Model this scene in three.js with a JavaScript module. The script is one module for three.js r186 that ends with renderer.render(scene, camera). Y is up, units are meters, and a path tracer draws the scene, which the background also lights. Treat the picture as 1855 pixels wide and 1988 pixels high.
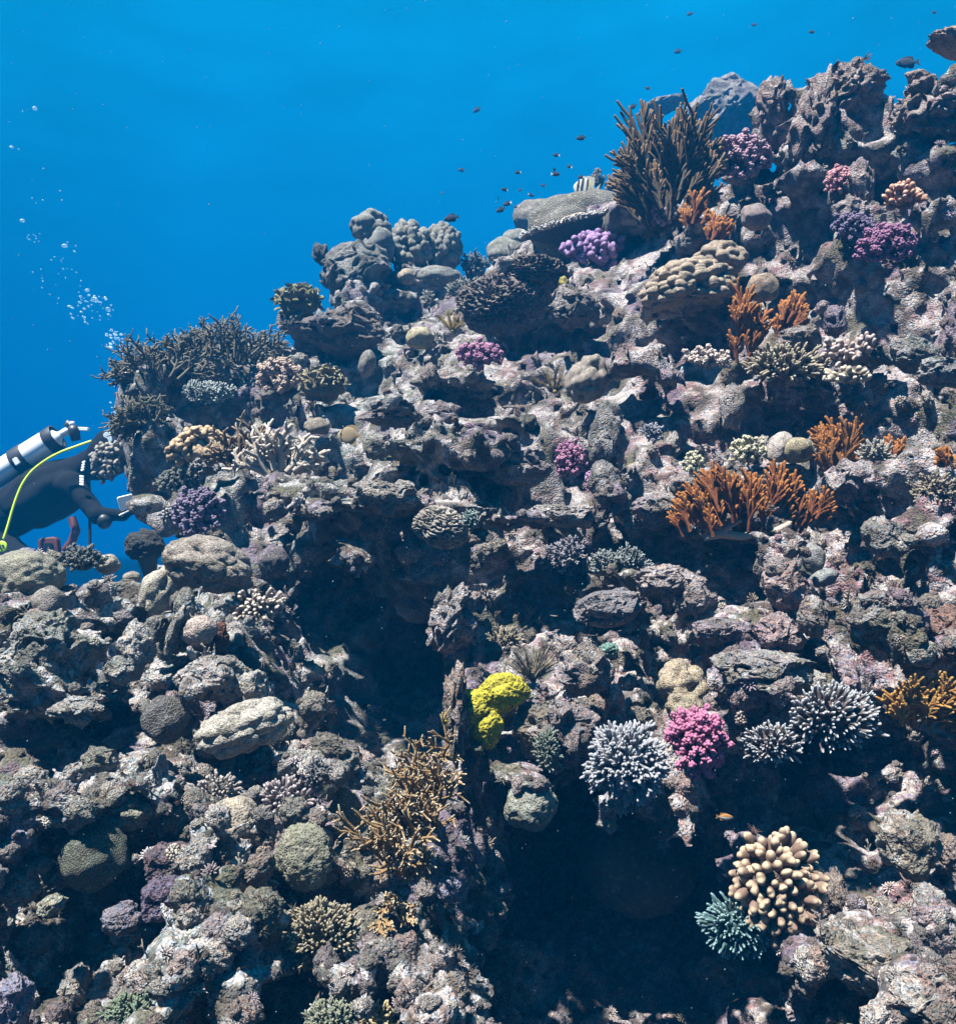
import * as THREE from 'three';
import { mergeGeometries, mergeVertices } from 'three/addons/utils/BufferGeometryUtils.js';

// ------------------------------------------------------------------ camera, water, sun, exposure
const scene = new THREE.Scene();
const FOV = 60, PITCH = THREE.MathUtils.degToRad(3);
const camera = new THREE.PerspectiveCamera(FOV, 955 / 1024, 0.05, 200);
camera.rotation.x = PITCH;
const renderer = new THREE.WebGLRenderer({ antialias: true });
renderer.toneMapping = THREE.LinearToneMapping;
renderer.toneMappingExposure = 3.9;
renderer.shadowMap.enabled = true;

const SUN_DIR = new THREE.Vector3(-0.36, 1.0, 0.13).normalize();   // towards the sun: high, a little left of and behind the camera
const sun = new THREE.DirectionalLight(new THREE.Color(1.0, 0.95, 0.88), 5.0);
sun.position.copy(SUN_DIR).multiplyScalar(20);
sun.castShadow = true;
sun.shadow.mapSize.set(4096, 4096);
Object.assign(sun.shadow.camera, { left: -6, right: 6, top: 6, bottom: -6, near: 1, far: 40 });
sun.shadow.radius = 2.5;
sun.target.position.set(0, 0, -3.5);
scene.add(sun, sun.target);

// open water as the surroundings: deep blue on the level, paler and greener towards the rippled surface
function openWater() {
  const W = 1024, H = 512, px = new Float32Array(W * H * 4);
  for (let j = 0; j < H; j++) for (let i = 0; i < W; i++) {
    const el = ((j + 0.5) / H - 0.5) * 180, a = (i / W) * Math.PI * 2, o = (j * W + i) * 4;
    const t = clamp(el / 36), s = t * t * 0.75 + t * 0.25;
    const rip = fbm(Math.cos(a) * 7, Math.sin(a) * 7, el * 0.5 + 2 * Math.cos(a), 3), band = 1 + sstep(12, 32, el) * 0.34 * rip + 0.05 * fbm(Math.cos(a) * 3, el * 0.06, Math.sin(a) * 3, 2);
    px[o] = 0.0001 + 0.0004 * s; px[o + 1] = (0.0295 + 0.0515 * s) * band; px[o + 2] = (0.098 + 0.062 * s) * band; px[o + 3] = 1;
    if (el < 0) { px[o] = 0.0003; px[o + 1] = 0.008; px[o + 2] = 0.026; }
  }
  const water = new THREE.DataTexture(px, W, H, THREE.RGBAFormat, THREE.FloatType);
  water.mapping = THREE.EquirectangularReflectionMapping;
  water.magFilter = water.minFilter = THREE.LinearFilter;
  water.needsUpdate = true;
  scene.background = water; scene.environment = water;
}
scene.fog = new THREE.FogExp2(new THREE.Color().setRGB(0.003, 0.36, 0.95), 0.0118);

// ------------------------------------------------------------------ numbers
let seedState = 7;
const reseed = (s) => { seedState = (s * 2654435761) >>> 0 || 1; };
const rnd = () => { seedState = (seedState + 0x6d2b79f5) | 0; let t = Math.imul(seedState ^ (seedState >>> 15), 1 | seedState); t = (t + Math.imul(t ^ (t >>> 7), 61 | t)) ^ t; return ((t ^ (t >>> 14)) >>> 0) / 4294967296; };
const rr = (a, b) => a + (b - a) * rnd();
const clamp = (x, a = 0, b = 1) => (x < a ? a : x > b ? b : x);
const sstep = (a, b, x) => { const t = clamp((x - a) / (b - a)); return t * t * (3 - 2 * t); };
const mix = (a, b, t) => a + (b - a) * t;
const mix3 = (a, b, t) => [mix(a[0], b[0], t), mix(a[1], b[1], t), mix(a[2], b[2], t)];
const V = (x, y, z) => new THREE.Vector3(x, y, z);
const UPV = V(0, 1, 0);

const perm = new Uint8Array(512);
{ reseed(99); const p = [...Array(256).keys()]; for (let i = 255; i > 0; i--) { const j = Math.floor(rnd() * (i + 1)); [p[i], p[j]] = [p[j], p[i]]; } for (let i = 0; i < 512; i++) perm[i] = p[i & 255]; }
const GX = [1, -1, 1, -1, 1, -1, 1, -1, 0, 0, 0, 0, 1, -1, 0, 0], GY = [1, 1, -1, -1, 0, 0, 0, 0, 1, -1, 1, -1, 1, 1, -1, -1], GZ = [0, 0, 0, 0, 1, 1, -1, -1, 1, 1, -1, -1, 0, 0, 1, -1];
function noise(x, y, z) {
  const fx = Math.floor(x), fy = Math.floor(y), fz = Math.floor(z);
  const X = fx & 255, Y = fy & 255, Z = fz & 255;
  x -= fx; y -= fy; z -= fz;
  const u = x * x * x * (x * (x * 6 - 15) + 10), v = y * y * y * (y * (y * 6 - 15) + 10), w = z * z * z * (z * (z * 6 - 15) + 10);
  const A = perm[X] + Y, B = perm[X + 1] + Y, AA = perm[A & 255] + Z, AB = perm[(A + 1) & 255] + Z, BA = perm[B & 255] + Z, BB = perm[(B + 1) & 255] + Z;
  let h = perm[AA & 255] & 15; const n000 = GX[h] * x + GY[h] * y + GZ[h] * z;
  h = perm[BA & 255] & 15; const n100 = GX[h] * (x - 1) + GY[h] * y + GZ[h] * z;
  h = perm[AB & 255] & 15; const n010 = GX[h] * x + GY[h] * (y - 1) + GZ[h] * z;
  h = perm[BB & 255] & 15; const n110 = GX[h] * (x - 1) + GY[h] * (y - 1) + GZ[h] * z;
  h = perm[(AA + 1) & 255] & 15; const n001 = GX[h] * x + GY[h] * y + GZ[h] * (z - 1);
  h = perm[(BA + 1) & 255] & 15; const n101 = GX[h] * (x - 1) + GY[h] * y + GZ[h] * (z - 1);
  h = perm[(AB + 1) & 255] & 15; const n011 = GX[h] * x + GY[h] * (y - 1) + GZ[h] * (z - 1);
  h = perm[(BB + 1) & 255] & 15; const n111 = GX[h] * (x - 1) + GY[h] * (y - 1) + GZ[h] * (z - 1);
  const a = n000 + u * (n100 - n000), b = n010 + u * (n110 - n010), c = n001 + u * (n101 - n001), d = n011 + u * (n111 - n011);
  const e = a + v * (b - a), f = c + v * (d - c);
  return e + w * (f - e);
}
const fbm = (x, y, z, o = 3) => { let s = 0, a = 0.5; for (let i = 0; i < o; i++) { s += a * noise(x, y, z); x = x * 2.03 + 11.3; y = y * 2.03 + 3.7; z = z * 2.03 + 7.1; a *= 0.5; } return s; };
const hash3 = (i, j, k) => { let h = Math.imul(i, 374761393) ^ Math.imul(j, 668265263) ^ Math.imul(k, 2147483647 ^ 0x5bd1e995); h = Math.imul(h ^ (h >>> 13), 1274126177); return (h ^ (h >>> 16)) >>> 0; };
function worley(x, y, z) {           // distances to the nearest and second nearest cell points
  const fx = Math.floor(x), fy = Math.floor(y), fz = Math.floor(z);
  let a = 9, b = 9;
  for (let i = -1; i < 2; i++) for (let j = -1; j < 2; j++) for (let k = -1; k < 2; k++) {
    const h = hash3(fx + i, fy + j, fz + k);
    const dx = fx + i + (h & 1023) / 1023 - x, dy = fy + j + ((h >>> 10) & 1023) / 1023 - y, dz = fz + k + ((h >>> 20) & 1023) / 1023 - z;
    const d = dx * dx + dy * dy + dz * dz;
    if (d < a) { b = a; a = d; } else if (d < b) b = d;
  }
  worley.f2 = Math.sqrt(b);
  return Math.sqrt(a);
}
const smin = (a, b, k) => { const h = clamp(0.5 + 0.5 * (b - a) / k); return b + (a - b) * h - k * h * (1 - h); };

openWater();

// a point of the place, given where it shows in the photograph (1855 x 1988 units) and its depth along the view
const K = 2 * Math.tan(THREE.MathUtils.degToRad(FOV / 2)) / 1988, CP = Math.cos(PITCH), SP = Math.sin(PITCH);
const at = (px, py, d) => { const x = (px - 927.5) * K * d, y = (994 - py) * K * d; return V(x, y * CP + d * SP, y * SP - d * CP); };
const W = (d) => d + 0.26 * Math.max(0, d - 1.9) ** 2;   // far depths are stretched so the distant reef gathers more haze
const toPixel = (p) => { const d = -(p.z * CP - p.y * SP), y = p.y * CP + p.z * SP; return [927.5 + p.x / (K * d), 994 - y / (K * d), d]; };

// ------------------------------------------------------------------ surface textures (grain only)
function tex(n, f, srgb) {
  const d = new Uint8Array(n * n * 4);
  for (let j = 0; j < n; j++) for (let i = 0; i < n; i++) { const c = f(i / n, j / n), o = (j * n + i) * 4; d[o] = clamp(c[0]) * 255; d[o + 1] = clamp(c[1]) * 255; d[o + 2] = clamp(c[2]) * 255; d[o + 3] = 255; }
  const t = new THREE.DataTexture(d, n, n, THREE.RGBAFormat);
  t.wrapS = t.wrapT = THREE.RepeatWrapping; t.magFilter = THREE.LinearFilter; t.minFilter = THREE.LinearMipmapLinearFilter; t.generateMipmaps = true;
  if (srgb) t.colorSpace = THREE.SRGBColorSpace;
  t.needsUpdate = true;
  return t;
}
const tn = (u, v, f, seed) => {       // wrapping 2-D gradient noise, f cells a side
  f = Math.round(f); const x = u * f, y = v * f, i = Math.floor(x), j = Math.floor(y), fx = x - i, fy = y - j;
  const g = (a, b) => { const h = hash3((i + a) % f, (j + b) % f, 77 + seed), t = (h & 4095) / 4096 * Math.PI * 2; return Math.cos(t) * (fx - a) + Math.sin(t) * (fy - b); };
  const s = fx * fx * fx * (fx * (fx * 6 - 15) + 10), t = fy * fy * fy * (fy * (fy * 6 - 15) + 10);
  return 1.2 * mix(mix(g(0, 0), g(1, 0), s), mix(g(0, 1), g(1, 1), s), t);
};
const cells2 = (u, v, n, seed) => {  // wrapping 2-D cells: nearest and second nearest
  const x = u * n, y = v * n, fx = Math.floor(x), fy = Math.floor(y); let a = 9, b = 9;
  for (let i = -1; i < 2; i++) for (let j = -1; j < 2; j++) { const cx = (fx + i + n) % n, cy = (fy + j + n) % n, h = hash3(cx, cy, seed); const dx = fx + i + (h & 1023) / 1023 - x, dy = fy + j + ((h >>> 10) & 1023) / 1023 - y, d = Math.hypot(dx, dy); if (d < a) { b = a; a = d; } else if (d < b) b = d; }
  return [a, b];
};
const g3 = (x) => [x, x, x];
const rockHeight = tex(512, (u, v) => {
  const [a] = cells2(u, v, 22, 3), [b] = cells2(u, v, 54, 4);
  const pits = sstep(0.05, 0.32, a) * 0.35 + 0.5 * sstep(0.0, 0.5, b) * 0.6;
  return g3(0.32 * (0.5 + tn(u, v, 18, 1)) + 0.26 * (0.5 + tn(u, v, 47, 2)) + pits * 0.45 + 0.1 * tn(u, v, 120, 7));
});
const rockTone = tex(512, (u, v) => {
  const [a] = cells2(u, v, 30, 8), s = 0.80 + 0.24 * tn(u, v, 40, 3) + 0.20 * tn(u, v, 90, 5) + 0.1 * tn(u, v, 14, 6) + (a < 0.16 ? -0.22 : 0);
  const w = tn(u, v, 25, 9) * 0.12;
  return [s + w, s, s - w * 0.8];
}, true);
const polypHeight = tex(512, (u, v) => { const [a] = cells2(u, v, 64, 11); return g3(0.25 + 0.6 * sstep(0.05, 0.42, a) + 0.25 * tn(u, v, 16, 4)); });
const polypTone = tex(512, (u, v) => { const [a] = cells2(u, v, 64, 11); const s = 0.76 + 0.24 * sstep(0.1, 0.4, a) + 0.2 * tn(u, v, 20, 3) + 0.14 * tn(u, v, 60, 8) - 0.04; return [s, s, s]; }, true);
const combHeight = tex(512, (u, v) => { const [a, b] = cells2(u, v, 34, 17); return g3(1 - sstep(0.05, 0.35, b - a)); });
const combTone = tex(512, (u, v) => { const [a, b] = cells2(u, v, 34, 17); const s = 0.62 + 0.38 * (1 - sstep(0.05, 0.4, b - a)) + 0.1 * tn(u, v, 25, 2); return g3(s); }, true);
const skinHeight = tex(256, (u, v) => { const [a] = cells2(u, v, 40, 21); return g3(0.8 - 0.7 * sstep(0.1, 0.5, a)); });

const mats = new Map();
function mat(kind, extra = {}) {
  const key = kind + JSON.stringify(extra);
  if (mats.has(key)) return mats.get(key);
  const base = {
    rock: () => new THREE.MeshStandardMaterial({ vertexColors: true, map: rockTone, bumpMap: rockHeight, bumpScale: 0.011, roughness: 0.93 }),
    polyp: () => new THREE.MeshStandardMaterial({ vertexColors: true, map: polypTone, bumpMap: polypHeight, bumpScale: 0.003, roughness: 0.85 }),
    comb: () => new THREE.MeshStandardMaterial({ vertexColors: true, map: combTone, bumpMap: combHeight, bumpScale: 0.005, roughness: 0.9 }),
    skin: () => new THREE.MeshStandardMaterial({ vertexColors: true, bumpMap: skinHeight, bumpScale: 0.0012, roughness: 0.82 }),
    plain: () => new THREE.MeshStandardMaterial({ vertexColors: true, roughness: 0.8 }),
  }[kind]();
  base.color.setRGB(0.56, 0.56, 0.56); Object.assign(base, extra); base.name = kind;
  mats.set(key, base);
  return base;
}

// ------------------------------------------------------------------ geometry helpers
const finish = (m) => { m.castShadow = m.receiveShadow = true; return m; };
const used = new Map();
const numbered = (name) => { const n = used.get(name) || 0; used.set(name, n + 1); return n ? name + '_' + String(n).padStart(3, '0') : name; };
function thing(name, label, category, group) { const g = new THREE.Group(); g.name = numbered(name); g.userData = { label, category }; if (group) g.userData.group = group; scene.add(g); return g; }
function part(name, geometry, material, parent) { const m = finish(new THREE.Mesh(geometry, material)); m.name = name; parent.add(m); return m; }
function solo(name, geometry, material, label, category, group) { const m = finish(new THREE.Mesh(geometry, material)); m.name = numbered(name); m.userData = { label, category }; if (group) m.userData.group = group; scene.add(m); return m; }

// splits an indexed, smooth-shaded mesh where its box-projected uv jumps; uv in metres times `scale`
function boxUV(geo, scale = 4) {
  if (!geo.index) geo = mergeVertices(geo, 1e-5);
  if (!geo.attributes.normal) geo.computeVertexNormals();
  const P = geo.attributes.position.array, N = geo.attributes.normal.array, C = geo.attributes.color?.array, I = geo.index.array;
  const map = [new Map(), new Map(), new Map()], p = [], n = [], c = [], uv = [], idx = new Uint32Array(I.length);
  for (let t = 0; t < I.length; t += 3) {
    const a = I[t] * 3, b = I[t + 1] * 3, d = I[t + 2] * 3;
    const x1 = P[b] - P[a], y1 = P[b + 1] - P[a + 1], z1 = P[b + 2] - P[a + 2], x2 = P[d] - P[a], y2 = P[d + 1] - P[a + 1], z2 = P[d + 2] - P[a + 2];
    const nx = Math.abs(y1 * z2 - z1 * y2), ny = Math.abs(z1 * x2 - x1 * z2), nz = Math.abs(x1 * y2 - y1 * x2);
    const ax = nx > ny && nx > nz ? 0 : ny > nz ? 1 : 2, m = map[ax];
    for (let q = 0; q < 3; q++) {
      const v = I[t + q]; let w = m.get(v);
      if (w === undefined) {
        w = p.length / 3; m.set(v, w);
        const o = v * 3; p.push(P[o], P[o + 1], P[o + 2]); n.push(N[o], N[o + 1], N[o + 2]); if (C) c.push(C[o], C[o + 1], C[o + 2]);
        if (ax === 0) uv.push(P[o + 2] * scale, P[o + 1] * scale + 0.31); else if (ax === 1) uv.push(P[o] * scale + 0.47, P[o + 2] * scale); else uv.push(P[o] * scale, P[o + 1] * scale + 0.77);
      }
      idx[t + q] = w;
    }
  }
  const g = new THREE.BufferGeometry();
  g.setAttribute('position', new THREE.Float32BufferAttribute(p, 3)); g.setAttribute('normal', new THREE.Float32BufferAttribute(n, 3)); g.setAttribute('uv', new THREE.Float32BufferAttribute(uv, 2));
  if (C) g.setAttribute('color', new THREE.Float32BufferAttribute(c, 3));
  g.setIndex(new THREE.BufferAttribute(idx, 1));
  return g;
}
const icoCache = new Map();
function ico(detail) {
  if (!icoCache.has(detail)) { const g = new THREE.IcosahedronGeometry(1, detail); g.deleteAttribute('uv'); g.deleteAttribute('normal'); icoCache.set(detail, mergeVertices(g, 1e-5)); }
  return icoCache.get(detail).clone();
}
// a closed lump: shape(x, y, z on the unit sphere) gives the radius or a point; tint(x, y, z, r) the colour
function lump(detail, shape, tint, uvScale) {
  const g = ico(detail), p = g.attributes.position, c = new Float32Array(p.count * 3);
  for (let i = 0; i < p.count; i++) {
    const x = p.getX(i), y = p.getY(i), z = p.getZ(i), s = shape(x, y, z), col = tint(x, y, z, s);
    if (Array.isArray(s)) p.setXYZ(i, s[0], s[1], s[2]); else p.setXYZ(i, x * s, y * s, z * s);
    c.set(col, i * 3);
  }
  g.setAttribute('color', new THREE.BufferAttribute(c, 3));
  g.computeVertexNormals();
  return uvScale ? boxUV(g, uvScale) : g;
}
// a bent, tapering, round-tipped limb through pts (Vector3) with radii; tint(t along, k around)
function limb(pts, radii, sides = 6, tint = () => [1, 1, 1], wob = 0) {
  const rows = [], n = pts.length;
  for (let i = 0; i < n; i++) rows.push([pts[i], radii[i], i / (n - 1)]);
  const end = pts[n - 1], dirE = end.clone().sub(pts[n - 2]).normalize(), rE = radii[n - 1];
  rows.push([end.clone().addScaledVector(dirE, rE * 0.55), rE * 0.78, 1], [end.clone().addScaledVector(dirE, rE * 0.9), rE * 0.38, 1]);
  const pos = [], col = [], uv = [], idx = [];
  let ref = Math.abs(dirE.y) < 0.9 ? UPV : V(1, 0, 0), len = 0;
  for (let i = 0; i < rows.length; i++) {
    const a = rows[Math.max(0, i - 1)][0], b = rows[Math.min(rows.length - 1, i + 1)][0], t = b.clone().sub(a).normalize();
    const s = V().crossVectors(t, ref).normalize(), u = V().crossVectors(s, t); ref = u;
    if (i) len += rows[i][0].distanceTo(rows[i - 1][0]);
    for (let k = 0; k <= sides; k++) {
      const ang = (k % sides) / sides * Math.PI * 2, r = rows[i][1] * (wob && i ? 1 + wob * noise(rows[i][0].x * 90 + Math.cos(ang), rows[i][0].y * 90 + Math.sin(ang), rows[i][0].z * 90) : 1);
      pos.push(rows[i][0].x + (s.x * Math.cos(ang) + u.x * Math.sin(ang)) * r, rows[i][0].y + (s.y * Math.cos(ang) + u.y * Math.sin(ang)) * r, rows[i][0].z + (s.z * Math.cos(ang) + u.z * Math.sin(ang)) * r);
      col.push(...tint(rows[i][2], k)); uv.push(k / sides * 6.28 * radii[0] * 8, len * 8);
    }
    if (i) for (let k = 0; k < sides; k++) { const q = (i - 1) * (sides + 1) + k, w = i * (sides + 1) + k; idx.push(q, q + 1, w, q + 1, w + 1, w); }
  }
  const L = rows.length - 1, tip = rows[L][0].clone().addScaledVector(dirE, rE * 0.1), base = pos.length / 3;
  pos.push(tip.x, tip.y, tip.z); col.push(...tint(1, 0)); uv.push(0, len * 8);
  for (let k = 0; k < sides; k++) idx.push(L * (sides + 1) + k, L * (sides + 1) + k + 1, base);
  const g = new THREE.BufferGeometry();
  g.setAttribute('position', new THREE.Float32BufferAttribute(pos, 3)); g.setAttribute('color', new THREE.Float32BufferAttribute(col, 3)); g.setAttribute('uv', new THREE.Float32BufferAttribute(uv, 2)); g.setIndex(idx);
  g.computeVertexNormals();
  { const nn = g.attributes.normal; for (let i = 0; i <= L; i++) { const a = i * (sides + 1), b = a + sides, x = nn.getX(a) + nn.getX(b), y = nn.getY(a) + nn.getY(b), z = nn.getZ(a) + nn.getZ(b), l = Math.hypot(x, y, z) || 1; nn.setXYZ(a, x / l, y / l, z / l); nn.setXYZ(b, x / l, y / l, z / l); } }
  return g;
}
const merge = (list) => (list.length === 1 ? list[0] : mergeGeometries(list));

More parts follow.
